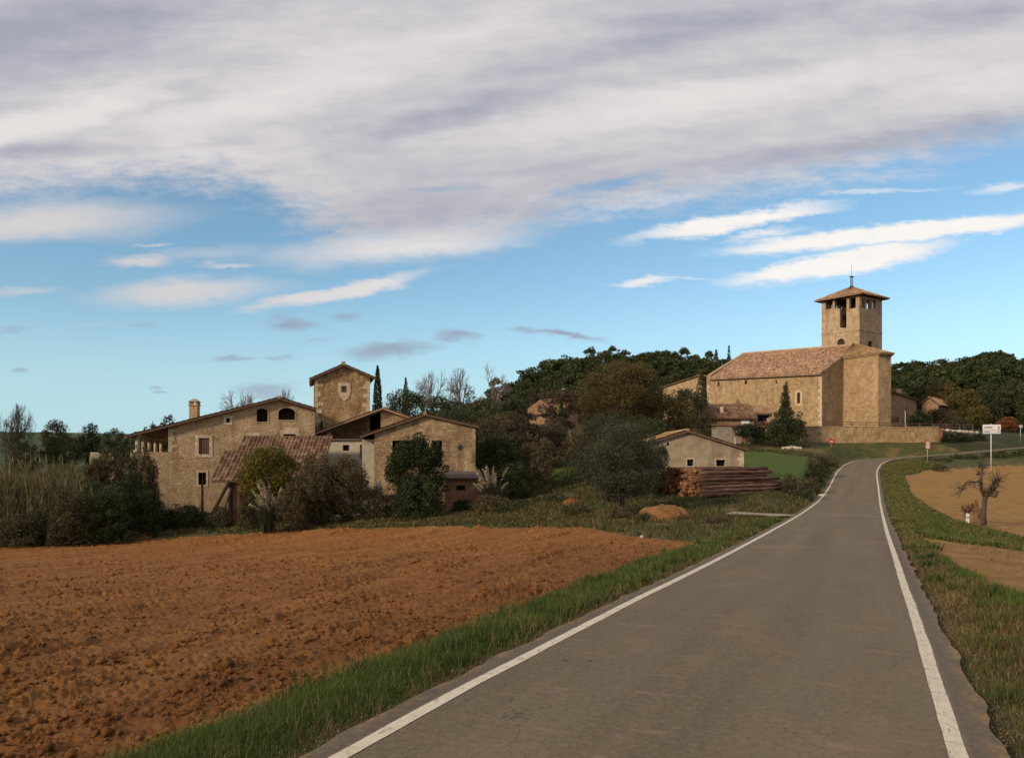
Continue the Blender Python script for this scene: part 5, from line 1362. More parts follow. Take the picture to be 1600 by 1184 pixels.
# farmyard plants
P_('citrus_tree', 'green tree dotted with yellow orange fruit in front of the lean-to roof', 'tree', 422, 688, 104, 57, 'round', 'leaf_citrus', .02, .00125, 6)
P_('ivy_tree', 'tall dark ivy covered tree in front of the stone barn', 'tree', 651, 674, 106, 57, 'wide', 'leaf_ivy', .0, .00115, 7, depth=3.6)
P_('ivy_tree', 'ivy skirt low on the right of the tall ivy tree', 'shrub', 655, 735, 92, 55.5, 'mound', 'leaf_ivy', 0, .00115, 4.6)
for px, yt, w, d, mt, lb in ((498, 702, 66, 56.5, 'leaf_bramble', 'tall thin bramble hiding the right end of the lean-to roof'), (540, 708, 86, 56, 'leaf_bramble', 'large grey brown bramble in front of the white annex'), (492, 722, 76, 55, 'leaf_bramble', 'grey brown bramble right of the fruit tree'), (455, 752, 60, 53.5, 'leaf_bramble', 'low bramble behind the pale pampas plumes'),
                             (590, 756, 50, 56, 'leaf_bramble', 'low bramble in front of the brick yard wall'), (390, 764, 40, 56, 'leaf_bramble', 'small dark bush below the fruit tree'), (768, 768, 76, 55, 'leaf_bramble', 'low grey green bush under the right hand pampas grass'), (800, 782, 66, 54, 'leaf_dark', 'low dark bush at the field edge, right of the pampas'),
                             (725, 778, 46, 57, 'leaf_ivy', 'low ivy in front of the brick annex'), (285, 786, 90, 58.5, 'leaf_ivy', 'low dark green weeds at the foot of the farmhouse wall'), (345, 790, 50, 58, 'leaf_bramble', 'low scrub beneath the slanting timbers')):
    P_('bramble', lb, 'shrub', px, yt, w, d, 'mound' if yt > 740 else 'wide', mt, 0, .0011, 4.4)
for px, yt, w, d, mt, lb in ((218, 690, 60, 60, 'leaf_bramble', 'purple grey leafless bush under the gallery columns'), (170, 692, 70, 59, 'leaf_bramble', 'grey twiggy bush hiding the ruined wall'), (205, 738, 90, 57, 'leaf_ivy', 'dark green bush left of the farmhouse corner'),
                             (140, 746, 90, 55, 'leaf_dark', 'dark green bush at the right end of the reeds'), (238, 770, 40, 57, 'leaf_dark', 'low dark bush touching the farmhouse corner'), (70, 790, 110, 53, 'leaf_ivy', 'low green weeds in front of the reeds')):
    P_('bush', lb, 'shrub', px, yt, w, d, 'wide' if yt < 780 else 'mound', mt, .02 if yt < 780 else 0, .0011, 4.2)
for px, yt, w, dd, mt, lb in ((30, 800, 90, 51.5, 'leaf_bramble', 'low olive brown scrub in front of the reeds at the left edge'), (112, 756, 80, 52, 'leaf_bramble', 'olive brown scrub where reeds meet the dark bushes'), (170, 752, 100, 53.5, 'leaf_dark', 'broad dark green bush right of the reeds at the field edge'),
                             (222, 760, 66, 55, 'leaf_ivy', 'leafy green bush at the field edge below the gallery'), (150, 716, 70, 58, 'leaf_bramble', 'tall olive brown bush behind the broad dark green bush')):
    P_('bush', lb, 'shrub', px, yt, w, dd, 'mound', mt, 0, .00115, 4.6)
# roadside scrub
for px, yt, w, d, mt, lb in ((1282, 712, 40, 80, 'leaf_holm', 'green bush on the bank left of the road bend'), (1270, 728, 36, 72, 'leaf_ivy', 'dark green bush on the bank above the log pile end'), (1234, 738, 30, 58, 'leaf_brown', 'reddish weeds beside the log pile right end'),
                             (1255, 752, 34, 57, 'leaf_holm', 'low green bush right of the reddish weeds'), (1298, 707, 26, 94, 'leaf_bramble', 'low scrub left of the road crest'), (1272, 742, 26, 64, 'leaf_bramble', 'low brown scrub on the road bank'),
                             (1120, 806, 50, 38, 'leaf_brown', 'brown weeds between mound and driveway'), (1060, 784, 50, 50, 'leaf_bramble', 'low grey weeds in front of the log ends'), (1004, 797, 34, 41, 'leaf_holm', 'low green weeds growing on the earth heap'), (1072, 806, 40, 40.5, 'leaf_bramble', 'low grey weeds at the right end of the earth heap'), (900, 786, 60, 50, 'leaf_bramble', 'low brown scrub left of the olive'), (870, 770, 50, 58, 'leaf_holm', 'low green scrub below the gap lawn')):
    P_('roadside_scrub', lb, 'shrub', px, yt, w, d, 'mound', mt, 0, .00105, 3.2)
for i, (px, yt, w, d) in enumerate(((1462, 715, 60, 99), (1508, 709, 60, 101.5), (1556, 705, 60, 102.5), (1604, 702, 60, 103), (1650, 698, 60, 103))):
    P_('embankment_scrub', ['dark scrub on the embankment below the warning sign', 'dark scrub on the embankment left of the direction sign post', 'dark scrub on the embankment right of the direction sign post', 'dark scrub at the right end of the embankment', 'dark scrub beyond the picture right edge'][i], 'shrub', px, yt, w, d, 'mound', 'leaf_holm', 0, .00105, 4, group='scrub on the far road embankment', depth=2.4)
P_('roadside_scrub', 'reddish brown weeds below the bend on the right', 'shrub', 1468, 724, 30, 90, 'mound', 'leaf_brown', 0, .00105, 3)

# ---- pampas grass
def pampas(label, px, d, ytop, wpx, n, seed):
    x = U(px, d); z = gz(x, d); H = Zp(ytop, d) - z; W = wpx * d / FX; r = np.random.default_rng(seed)
    o = empty('pampas_grass', (x, d, z)); tag(o, label, 'grass')
    P0, P1, R0, R1, lc, lv = [], [], [], [], [], []
    for i in range(n):
        a = r.uniform(0, 6.28) if r.random() < .5 else r.normal(3.0, .6); rd_ = r.uniform(.05, .55) * W; h = H * r.uniform(.58, 1.02)
        tip = np.array([math.cos(a) * rd_, math.sin(a) * rd_ * .6, h]); b = tip * np.array([.2, .2, 0]); m_ = tip * np.array([.55, .55, .62])
        P0 += [b, m_]; P1 += [m_, tip]; R0 += [.02, .015]; R1 += [.015, .01]
        for t in np.linspace(0, 1, 60):
            p = m_ * (1 - t) + tip * t - np.array([0, 0, .22 * t * t * rd_]); lc.append(p + r.normal(0, .045 * (1.1 - t) + .012, 3)); lv.append(r.uniform(0, 1))
    c, q_ = segs_mesh(P0, P1, R0, R1, 4); link('stalks', np_mesh('stalks', c, q_), M['reed'], o)
    co, q_, v = leaves(np.array(lc), .085, np.array(lv), r, .28); link('plumes', np_mesh('plumes', co, q_, attrs={'var': v}), M['plume'], o)
    # arching leaves at the foot
    bl = blades_arr(np.zeros(900) + r.normal(0, W * .1, 900), r.normal(0, W * .1, 900), np.zeros(900) - .05, r.uniform(.4, .75, 900) * H, .035, .9, r)
    link('foliage', np_mesh('foliage', bl[0], bl[1], bl[2], attrs={'var': bl[3]}), M['leaf_olive'], o)
def blades_arr(x, y, z, h, w, lean, r):
    n = len(x); a = r.uniform(0, 2 * np.pi, n); l = np.abs(r.normal(0, lean, n)) * h * .7
    dx, dy = np.cos(a), np.sin(a); b = r.uniform(0, 2 * np.pi, n); wx, wy = np.cos(b) * w * .5, np.sin(b) * w * .5
    base = np.stack([x, y, z], -1)
    off = np.stack([wx, wy, 0 * x], -1)
    mid = base + np.stack([dx * l * .35, dy * l * .35, h * .6], -1); tip = base + np.stack([dx * l, dy * l, h * np.clip(1 - .25 * (l / (h + 1e-6)), .3, 1)], -1)
    co = np.stack([base - off, base + off, mid + off * .75, mid - off * .75, tip], 1).reshape(-1, 3); i = np.arange(n)[:, None] * 5
    return co, i + np.array([[0, 1, 2, 3]]), i + np.array([[3, 2, 4]]), np.repeat(r.uniform(0, 1, n), 5)
pampas('pampas grass with pale drooping plumes in front of the brambles', 425, 54, 746, 66, 34, 51)
pampas('pampas grass with upright pale plumes right of the brick annex', 770, 57, 724, 62, 30, 52)

# ---- reed bed
def stuff(name, label, cat, arr, mat):
    o = link(name, np_mesh(name, arr[0], arr[1], arr[2], attrs={'var': arr[3]}), M[mat]); return tag(o, label, cat, kind='stuff')
r = np.random.default_rng(61)
n = 9000; px = -330 + 500 * r.uniform(0, 1, n) ** .92; d = r.uniform(53, 61, n); x = U(px, d)
cl = perlin(x / 1.3, d / 1.3, 31)
top = np.interp(px, [-330, 0, 60, 110, 150, 190, 235], [690, 700, 702, 694, 712, 722, 752]) + r.uniform(-4, 70, n) * (.6 + .8 * (cl < 0)); z = tz(x, d); h = np.clip(Zp(top, d) - z, .8, 8)
h *= r.uniform(.55, 1.0, n) * np.interp(px, [-330, 90, 170], [1, 1, .7])
a1 = blades_arr(x, d, z - .1, h, .05, .22, r)
n2 = 42000; i = r.integers(0, n, n2); t = r.uniform(.15, .95, n2)
a2 = blades_arr(x[i] + r.normal(0, .12, n2), d[i] + r.normal(0, .12, n2), z[i] + h[i] * t, r.uniform(.3, .8, n2), .05, 1.3, r)
comb = lambda A, B: (np.concatenate([A[0], B[0]]), np.concatenate([A[1], B[1] + len(A[0])]), np.concatenate([A[2], B[2] + len(A[0])]), np.concatenate([A[3], B[3]]))
stuff('reed_bed', 'tall dry tan and green reeds along the left edge of the field', 'reeds', comb(a1, a2), 'reed')

# ---- grass
def off_drive(x, y): return np.min(np.hypot(x[:, None] - dr[None, :, 0], y[:, None] - dr[None, :, 1]), axis=1) > 1.35
def along(y, off):
    cx_ = np.interp(y, RD[:, 1][:np.argmax(RD[:, 1] > 96)], RD[:, 0][:np.argmax(RD[:, 1] > 96)]); return cx_ + off / math.cos(.421)
def sample(n, y0, y1, o0, o1, r):
    y = np.exp(r.uniform(math.log(y0), math.log(y1), n)); off = r.uniform(o0, o1, n); return along(y, off), y, off
r = np.random.default_rng(71)
x, y, off = sample(210000, 3.6, 42, -3.95, -2.28, r)
e = perlin(y / 1.1, y * 0, 41) * .16 + perlin(y / .35, y * 0, 42) * .10
lo_ = 3.62 + e - np.clip((y - 18) * .03, 0, .4); keep = (-off < lo_) & (r.random(len(x)) < sstep(-off, 2.2 + e * .8, 2.7 + e * .8) * .96 + .04)
x, y, off = x[keep], y[keep], off[keep]; kk = off_drive(x, y); x, y, off = x[kk], y[kk], off[kk]; z = tz(x, y)
d = np.hypot(x, y); dens = perlin(x / .5, y / .5, 43)
h = (r.uniform(.05, .14, len(x)) + .06 * np.clip(dens + .2, 0, 1)) * sstep(-off, 2.2, 2.9) + .025
stuff('verge_grass', 'lush green grass strip between the road and the ploughed field', 'grass', blades_arr(x, y, z - .015, h * r.uniform(.55, 1.25, len(x)), np.maximum(.006, d * .00085), .95, r), 'grass')
n = 36000; x, y, off = sample(n, 3.6, 40, -2.85, -2.1, r); keep = r.random(n) < .35 + .6 * (perlin(y / .8, off / .5, 44) > .05); x, y, off = x[keep], y[keep], off[keep]; d = np.hypot(x, y)
A = blades_arr(x, y, tz(x, y) - .01, r.uniform(.02, .07, len(x)), np.maximum(.005, d * .0008), 1.6, r)
n = 120000; x, y, off = sample(n, 3.6, 46, 2.1, 5.2, r)
e = perlin(y / 1.1, y * 0, 45) * .3
g = sstep(perlin(x / 1.3, y / 1.6, 46) + .75 * sstep(off, 2.8, 3.8) - .40, -.1, .25)
keep = (r.random(n) < .16 + .8 * sstep(off, 2.14 + e * .5, 2.45 + e * .5)) & ~in_poly(x, y, PATCH)
x, y, off, g = x[keep], y[keep], off[keep], g[keep]; d = np.hypot(x, y); isg = r.random(len(x)) < g
hh = r.uniform(.04, .17, len(x)) * (.35 + .85 * sstep(off, 2.2, 3.1))
B = blades_arr(x[~isg], y[~isg], tz(x[~isg], y[~isg]) - .01, hh[~isg], np.maximum(.006, d[~isg] * .0008), 1.0, r)
stuff('dry_grass', 'dry straw coloured grass along both edges of the asphalt', 'grass', comb(A, B), 'grass_dry')
stuff('verge_grass', 'green grass on the right hand verge near the camera', 'grass', blades_arr(x[isg], y[isg], tz(x[isg], y[isg]) - .01, hh[isg] * 1.25, np.maximum(.006, d[isg] * .0008), .65, r), 'grass')
n = 9000; x, y, off = sample(n, 3.6, 30, -3.6, -2.3, r); d = np.hypot(x, y); keep = r.random(n) < .35 + .5 * (perlin(x / .6, y / .6, 54) > .1); x, y, d = x[keep], y[keep], d[keep]
stuff('dry_grass', 'dead straw stems mixed through the left green verge', 'grass', blades_arr(x, y, tz(x, y) - .01, r.uniform(.06, .24, len(x)), np.maximum(.004, d * .0007), .9, r), 'grass_dry')
# near right corner beyond the verge, bank, meadow left of the road
n = 90000; y = np.exp(r.uniform(math.log(4), math.log(24), n)); x = along(y, r.uniform(5.0, 12, n)); keep = ~in_poly(x, y, PATCH) & ~in_poly(x, y, STUB); x, y = x[keep], y[keep]; d = np.hypot(x, y)
isg = r.random(len(x)) < sstep(perlin(x / 1.6, y / 1.6, 47) + .15, -.15, .2)
C_ = blades_arr(x, y, tz(x, y) - .01, r.uniform(.05, .2, len(x)), np.maximum(.007, d * .0008), .8, r)
stuff('verge_grass', 'green and straw grass beyond the right verge towards the bare soil', 'grass', C_, 'grass_far')
n = 12000; y = r.uniform(11, 31, n); x = along(y, r.uniform(4, 16, n)); keep = in_poly(x, y, PATCH) & (perlin(x / .7, y / .7, 56) > .0); x, y = x[keep], y[keep]; d = np.hypot(x, y)
stuff('dry_grass', 'thin straw tufts on the bare soil patch', 'grass', blades_arr(x, y, tz(x, y), r.uniform(.03, .12, len(x)), d * .0007, 1.4, r), 'grass_dry')
n = 90000; y = r.uniform(24, 97, n); x = along(y, r.uniform(2.5, 8.5, n)); keep = ~in_poly(x, y, PATCH) & ~in_poly(x, y, STUB); x, y = x[keep], y[keep]; d = np.hypot(x, y)
stuff('bank_grass', 'deep green grass on the bank right of the road', 'grass', blades_arr(x, y, tz(x, y) - .02, r.uniform(.06, .24, len(x)), d * .0009, .8, r), 'grass_bank')
n = 90000; y = r.uniform(26, 96, n); x = along(y, -r.uniform(2.5, 26, n)); keep = ~in_poly(x, y, FIELD) & ~in_poly(x, y, LAWN1); x, y = x[keep], y[keep]; d = np.hypot(x, y)
cl = perlin(x / 1.5, y / 1.5, 48); keep = (cl > -.18) & off_drive(x, y); x, y, d, cl = x[keep], y[keep], d[keep], cl[keep]
stuff('meadow_grass', 'rough green and tan grass between the field, log pile and road', 'grass', blades_arr(x, y, tz(x, y) - .02, r.uniform(.08, .3, len(x)) + .25 * np.clip(cl, 0, 1), d * .0010, .6, r), 'grass_far')
n = 60000; px = r.uniform(-250, 980, n); t = r.uniform(0, 1, n); d0 = np.interp(px, [-250, 0, 150, 300, 450, 600, 750, 900, 1000], [47, 51, 54, 56, 54, 52.5, 48.5, 42, 34]); d = d0 + t * 9 - .3; x = U(px, d)
cl = perlin(x / 1.1, d / 1.1, 49); keep = (cl > -.12 + .1 * t) & ~in_poly(x, d + .3, FIELD); x, d, cl = x[keep], d[keep], cl[keep]
stuff('margin_grass', 'weedy green and tan grass along the far edge of the ploughed field', 'grass', blades_arr(x, d, tz(x, d) - .02, r.uniform(.06, .26, len(x)) + .3 * np.clip(cl, 0, 1), d * .0011, .6, r), 'grass_far')
# taller weed tufts standing out of both verges
cx1, cy1, co1 = sample(260, 4.0, 38, -3.6, -2.5, r); cx2, cy2, co2 = sample(320, 4.0, 38, 2.5, 5.2, r)
cx_, cy_ = np.concatenate([cx1, cx2]), np.concatenate([cy1, cy2]); kp = ~in_poly(cx_, cy_, PATCH); cx_, cy_ = cx_[kp], cy_[kp]; ii = np.repeat(np.arange(len(cx_)), 46); sp = r.uniform(.04, .13, len(cx_))[ii]
x = cx_[ii] + r.normal(0, 1, len(ii)) * sp; y = cy_[ii] + r.normal(0, 1, len(ii)) * sp; hb = r.uniform(.12, .34, len(cx_))[ii]; d = np.hypot(x, y)
A = blades_arr(x, y, tz(x, y) - .01, hb * r.uniform(.5, 1.1, len(ii)), np.maximum(.006, d * .0009), 1.1, r)
A = (A[0], A[1], A[2], np.clip(A[3] * .6 + np.repeat(r.uniform(0, .5, len(cx_))[ii], 5), 0, 1))
stuff('verge_weeds', 'taller weed tufts sticking out of both grass verges', 'weeds', A, 'grass_bank')
# gravel and crumbs along both asphalt edges
n = 7000; sgn = r.integers(0, 2, n) * 2 - 1; y = np.exp(r.uniform(math.log(3.6), math.log(26), n)); off = sgn * (2.2 + r.normal(0, .11, n)); x = along(y, off); s = r.gamma(1.5, .0028, n) + .0025
jj = r.uniform(.6, 1.3, (n, 6, 1)); OC = np.array([(1, 0, 0), (0, 1, 0), (-1, 0, 0), (0, -1, 0), (0, 0, 1), (0, 0, -1)], float)
sd_, rz_2 = road_dist(x, y); zg_ = np.maximum(tz(x, y), rz_2 - .03 - .01)
V = OC[None] * jj * s[:, None, None] + np.stack([x, y, zg_], -1)[:, None]
TT = np.array([(0, 1, 4), (1, 2, 4), (2, 3, 4), (3, 0, 4), (1, 0, 5), (2, 1, 5), (3, 2, 5), (0, 3, 5)]); TT = (np.arange(n)[:, None, None] * 6 + TT[None]).reshape(-1, 3)
o = link('roadside_gravel', np_mesh('roadside_gravel', V.reshape(-1, 3), None, TT), m_plain('gravel', (.12, .088, .055), .95, .5, 9)); tag(o, 'loose gravel and soil crumbs along the asphalt edges', 'gravel', kind='stuff')
# loose clods on the near field
n = 36000; y = np.exp(r.uniform(math.log(4.5), math.log(34), n)); x = along(y, -3.7 - r.uniform(0, 1, n) ** 1.0 * (y * .95 + 4)); keep = in_poly(x, y, FIELD) & (perlin(x / 1.2, y / 1.8, 51) + .5 * perlin(x / .4, y / .5, 52) > -.12); x, y = x[keep], y[keep]
ax_ = x * c24 - y * s24; ay_ = x * s24 + y * c24
z = tz(x, y) + clods(ax_, ay_); n = len(x); s = r.gamma(1.1, .0135, n) + .007; s = np.minimum(s, .11)
oct_ = np.array([(1, 0, 0), (0, 1, 0), (-1, 0, 0), (0, -1, 0), (0, 0, 1), (0, 0, -1), ], float)
jit = r.uniform(.6, 1.35, (n, 6, 1)); rotz = r.uniform(0, 6.28, n); V = oct_[None] * jit * s[:, None, None] * np.array([1, 1, .75]) + r.normal(0, .18, (n, 6, 3)) * s[:, None, None]
cs_, sn_ = np.cos(rotz)[:, None], np.sin(rotz)[:, None]; V = np.stack([V[..., 0] * cs_ - V[..., 1] * sn_, V[..., 0] * sn_ + V[..., 1] * cs_, V[..., 2]], -1) + np.stack([x, y, z + s * .25], -1)[:, None]
T = np.array([(0, 1, 4), (1, 2, 4), (2, 3, 4), (3, 0, 4), (1, 0, 5), (2, 1, 5), (3, 2, 5), (0, 3, 5)]); T = (np.arange(n)[:, None, None] * 6 + T[None]).reshape(-1, 3)
o = link('soil_clods', np_mesh('soil_clods', V.reshape(-1, 3), None, T), bpy.data.materials['ploughed_soil']); tag(o, 'loose red brown clods strewn over the near ploughed field', 'clods', kind='stuff')

# ---- log pile: every log its own thing
AX = Vector((math.cos(.58), math.sin(.58), 0.0)).normalized(); PW = Vector((-math.sin(.58), math.cos(.58), 0))
LL = 9.2
def bark_logs():
    m = Mat('log_bark'); oi = m.N('ShaderNodeObjectInfo'); n = m.noise(m.coord((.6, 5, 5)), 2.0, 5, .7)
    c = m.ramp(n, [(.33, (.06, .036, .025)), (.5, (.15, .088, .058)), (.68, (.27, .17, .112))])
    c2 = m.ramp(oi.outputs['Random'], [(0, (.5, .42, .40)), (.5, (.85, .78, .74)), (1, (1.15, 1.05, 1.0))]); m.color(m.mix(1.0, c, c2, 'MULTIPLY')); m.bump(n, .6, .02); return m.m
def cut_end():
    m = Mat('cut_wood'); oi = m.N('ShaderNodeObjectInfo'); n = m.noise(m.coord(), 9, 4, .6)
    c = m.ramp(n, [(.3, (.18, .082, .032)), (.7, (.30, .15, .06))]); c2 = m.ramp(oi.outputs['Random'], [(0, (.45, .4, .38)), (.6, (.9, .88, .85)), (1, (1.1, 1.1, 1.1))])
    m.color(m.mix(1.0, c, c2, 'MULTIPLY')); return m.m
mbk, mce = bark_logs(), cut_end()
def log_proto(seed):
    rr_ = random.Random(seed); mb = MB(); k = 7
    pts = [(LL * i / k, rr_.uniform(-.03, .03), rr_.uniform(-.02, .02)) for i in range(k + 1)]
    mb.tube(pts, [.15 * (1 - .25 * i / k) * rr_.uniform(.95, 1.05) for i in range(k + 1)], 10)
    o = mb.build('log', mbk, None, True)
    m2 = MB(); m2.tube([(-.004, pts[0][1], pts[0][2]), (.02, pts[0][1], pts[0][2])], .142, 10)
    m2.build('cut_end', mce, o); return o
protos = [[log_proto(s), False] for s in (1, 2, 3)]
rl = random.Random(17); L0 = Vector((U(1098, 53.6), 53.6, 0))
for layer in range(8):
    ncol = 17 - layer
    for c in range(ncol):
        k = rl.randrange(3); o = protos[k][0] if not protos[k][1] else copy_thing(protos[k][0]); protos[k][1] = True
        p = L0 + PW * (c * .285 + layer * .145 + rl.uniform(-.03, .03)) + AX * (rl.uniform(-.4, .35) + layer * .03)
        s = rl.uniform(.8, 1.18); o.scale = (rl.uniform(.88, 1.04) * (1.04 - layer * .035), s, s)
        o.location = (p.x, p.y, gz(L0.x + 2, 55) + .12 + layer * .245 + rl.uniform(-.02, .02)); o.rotation_euler = (rl.uniform(0, 6), rl.uniform(-.012, .012), math.atan2(AX.y, AX.x) + rl.uniform(-.02, .02))
        tag(o, 'felled reddish brown trunk in the big log pile before the pale barn', 'log', 'felled trunks in the roadside log pile')

# ---- signs, posts
def signpost(name, label, px, ybase, ytop, d, rad_=.035, mat='galv'):
    x = U(px, d); z = gz(x, d); o = empty(name, (x, d, z)); tag(o, label, 'sign'); mb = MB(); mb.tube([(x, d, z - .2), (x, d, Zp(ytop, d))], rad_, 8); mb.build('post', M[mat], o, True); return o, x
o, x = signpost('direction_sign', 'white two panel direction sign on a pale post by the far road', 1548.5, 712, 662, 92, .042, 'white')
def plate(o, nm, d, p0, p1, mat, t=.03):
    mb = MB(); mb.box(U(p0[0], d), U(p1[0], d), d - t, d, Zp(p1[1], d), Zp(p0[1], d)); return mb.build(nm, M[mat], o)
M['panel_blue'] = m_plain('panel_bluish', (.58, .62, .66), .5, .06, 3)
M['ink_pale'] = m_plain('faded_ink', (.20, .21, .23), .6, .1, 4)
M['red_pale'] = m_plain('faded_red', (.48, .20, .19), .6, .1, 4)
a = plate(o, 'panel', 91.92, (1535.4, 663.2), (1563.6, 671.6), 'white'); b = plate(o, 'panel', 91.92, (1535.6, 672.0), (1563.2, 677.4), 'panel_blue')
def scribble(o, nm, d, x0, x1, y0, y1, mat, seed):
    rr_ = random.Random(seed); mb = MB(); t = x0
    while t < x1:
        w_ = rr_.uniform(.5, .9); yy = y0 + rr_.uniform(0, .3); mb.box(U(t, d), U(min(t + w_, x1), d), d - .012, d, Zp(y1, d), Zp(yy, d)); t += w_ + rr_.uniform(.2, .45)
    mb.build(nm, M[mat], o)
scribble(a, 'lettering', 91.885, 1537.5, 1551, 666.4, 668.6, 'ink_pale', 1); scribble(a, 'emblem', 91.885, 1559.2, 1561.6, 665, 670.6, 'red_pale', 2)
scribble(b, 'lettering', 91.885, 1538, 1546, 673.8, 675.6, 'ink_pale', 3); scribble(b, 'emblem', 91.885, 1558.5, 1561.6, 673.4, 675.6, 'red_pale', 4)
o, x = signpost('warning_sign', 'red bordered warning triangle above a round speed limit on one post', 1449, 718, 686, 95, .04)
d = 94.9; 
def tri(nm, d, cy, h, mat, parent, t):
    mb = MB(); zc = Zp(cy, d); w_ = h * 1.15
    v = [(x - w_ / 2, d, zc - h / 2), (x + w_ / 2, d, zc - h / 2), (x, d, zc + h / 2)]
    mb.add([(a_, b_ - t, c_) for a_, b_, c_ in v] + v, [(0, 1, 2), (5, 4, 3), (0, 3, 4, 1), (1, 4, 5, 2), (2, 5, 3, 0)]); return mb.build(nm, M[mat], parent)
t1_ = tri('triangle_plate', d, 690, .72, 'red', o, .02); tri('white_field', d - .022, 690.6, .44, 'white', t1_, .008)
mb = MB(); mb.box(x - .04, x + .04, d - .042, d - .032, Zp(690.6, d) - .1, Zp(690.6, d) + .13); mb.build('symbol', M['ink'], t1_)
mb = MB(); mb.disc((x, d - .01, Zp(697.5, d)), (0, 1, 0), .33, 20, .02); t2_ = mb.build('round_plate', M['red'], o)
mb = MB(); mb.disc((x, d - .026, Zp(697.5, d)), (0, 1, 0), .23, 20, .008); mb.build('white_field', M['white'], t2_)
mb = MB(); zc = Zp(697.5, d)
def seg7(mb, cx_, zc, w_, h_, on, t=.03):
    S_ = {'a': (-1, 1, 1, 1), 'g': (-1, 0, 1, 0), 'd': (-1, -1, 1, -1), 'f': (-1, 0, -1, 1), 'b': (1, 0, 1, 1), 'e': (-1, -1, -1, 0), 'c': (1, -1, 1, 0)}
    for k in on:
        x0, y0, x1, y1 = S_[k]; mb.box(cx_ + min(x0, x1) * w_ / 2 - t / 2, cx_ + max(x0, x1) * w_ / 2 + t / 2, d - .037, d - .031, zc + min(y0, y1) * h_ / 2 - t / 2, zc + max(y0, y1) * h_ / 2 + t / 2)
seg7(mb, x - .075, zc, .08, .18, 'afgcd'); seg7(mb, x + .075, zc, .08, .18, 'abcdef'); mb.build('number', M['ink'], t2_)
o, x = signpost('no_entry_sign', 'small round red no entry sign before the terrace wall', 1298.8, 697, 690, 107)
mb = MB(); mb.disc((x, 106.92, Zp(689.6, 107)), (0, 1, 0), .36, 20, .02); t_ = mb.build('round_plate', M['red'], o); mb = MB(); mb.box(x - .24, x + .22, 106.89, 106.908, Zp(689.6, 107) - .05, Zp(689.6, 107) + .05); mb.build('white_bar', M['white'], t_)
o, x = signpost('round_sign', 'small pale green round sign on a post at the right edge', 1594.5, 690, 664, 113)
M['green_pale'] = m_plain('pale_green_paint', (.30, .36, .30), .5, .1, 4)
mb = MB(); mb.disc((x, 112.9, Zp(666, 113)), (0, 1, 0), .27, 20, .03); mb.build('round_plate', M['green_pale'], o)
# delineator post
x = U(1512, 43.6); z = gz(x, 43.6); o = empty('marker_post', (x, 43.6, z)); tag(o, 'white roadside marker post beside the bare tree', 'marker post')
mb = MB(); zt = Zp(801.5, 43.6); y0_, y1_ = 43.55, 43.65; mb.box(x - .07, x + .07, y0_, y1_, z - .1, zt - .08); mb.hexa([(x - .07, y0_, zt - .08), (x + .07, y0_, zt - .08), (x + .07, y1_, zt - .08), (x - .07, y1_, zt - .08), (x - .07, y0_, zt), (x + .07, y0_, zt - .03), (x + .07, y1_, zt - .03), (x - .07, y1_, zt)]); mb.build('body', M['white'], o)
mb = MB(); mb.box(x - .072, x + .072, y0_ - .004, y1_ + .004, zt - .28, zt - .17); mb.build('reflector_band', M['galv'], o)

# ---- bare fruit tree on the right bank (pruned, gnarled; measured limb by limb)
dT = 42.3; x0 = U(1537, dT); zg = gz(x0, dT); o = empty('fruit_tree', (x0, dT, zg)); tag(o, 'gnarled bare fruit tree with a long low side branch by the stubble field', 'tree')
def Q(px, py, dy=0): return (U(px, dT) + 0, dT + dy, Zp(py, dT))
mb = MB()
mb.tube([(x0, dT, zg - .3), Q(1537, 800), Q(1539, 778), Q(1540, 774)], [.165, .125, .115, .12], 10)
mb.tube([Q(1540, 778), Q(1533.5, 766), Q(1531, 752, -.1), Q(1532, 740, -.1), Q(1534, 731, 0)], [.10, .085, .072, .06, .035], 8)
mb.tube([Q(1540, 778), Q(1545, 771), Q(1552, 761, .2), Q(1559, 753, .3)], [.085, .07, .055, .035], 8)
mb.tube([Q(1545, 772), Q(1550, 774, -.3), Q(1552, 768, -.4)], [.11, .09, .07], 8)
mb.tube([Q(1532, 750), Q(1522, 753, -.2), Q(1510, 752, -.3), Q(1503, 753, -.4), Q(1500, 762, -.4)], [.055, .042, .036, .03, .02], 6)
mb.tube([Q(1503, 753, -.4), Q(1495, 762, -.5), Q(1485, 771, -.6), Q(1476, 773, -.6)], [.045, .035, .025, .012], 5)
mb.tube([Q(1500, 762, -.4), Q(1494, 770, -.4), Q(1490, 778, -.4)], [.03, .02, .01], 5)
mb.tube([Q(1526, 752, -.2), Q(1524, 760, -.3)], [.04, .015], 5)
mb.tube([Q(1559, 753, .3), Q(1563, 754, .3), Q(1566, 757, .3)], [.05, .03, .015], 5)
mb.build('trunk', M['bark'], o, True)
rt = random.Random(9); mb = MB()
for i in range(150):
    src = rt.choice([(1534, 731), (1532, 742), (1555, 757), (1552, 768), (1548, 770), (1540, 774), (1559, 753)]); a = rt.gauss(.05, .75); l = rt.uniform(10, 32)
    if src[1] > 750: l *= .8
    p = src; pts = [Q(*p, rt.uniform(-.4, .4))]; dy = rt.uniform(-.5, .5)
    for s_ in range(4):
        p = (p[0] + math.sin(a) * l / 4 * .75, p[1] - math.cos(a) * l / 4); a += rt.gauss(0, .25) + (.18 if s_ > 1 else 0) * (1 if a > 0 else -1); pts.append(Q(p[0], p[1], dy * (s_ + 1) / 4))
    mb.tube(pts, [.018, .015, .012, .010, .007], 3, False)
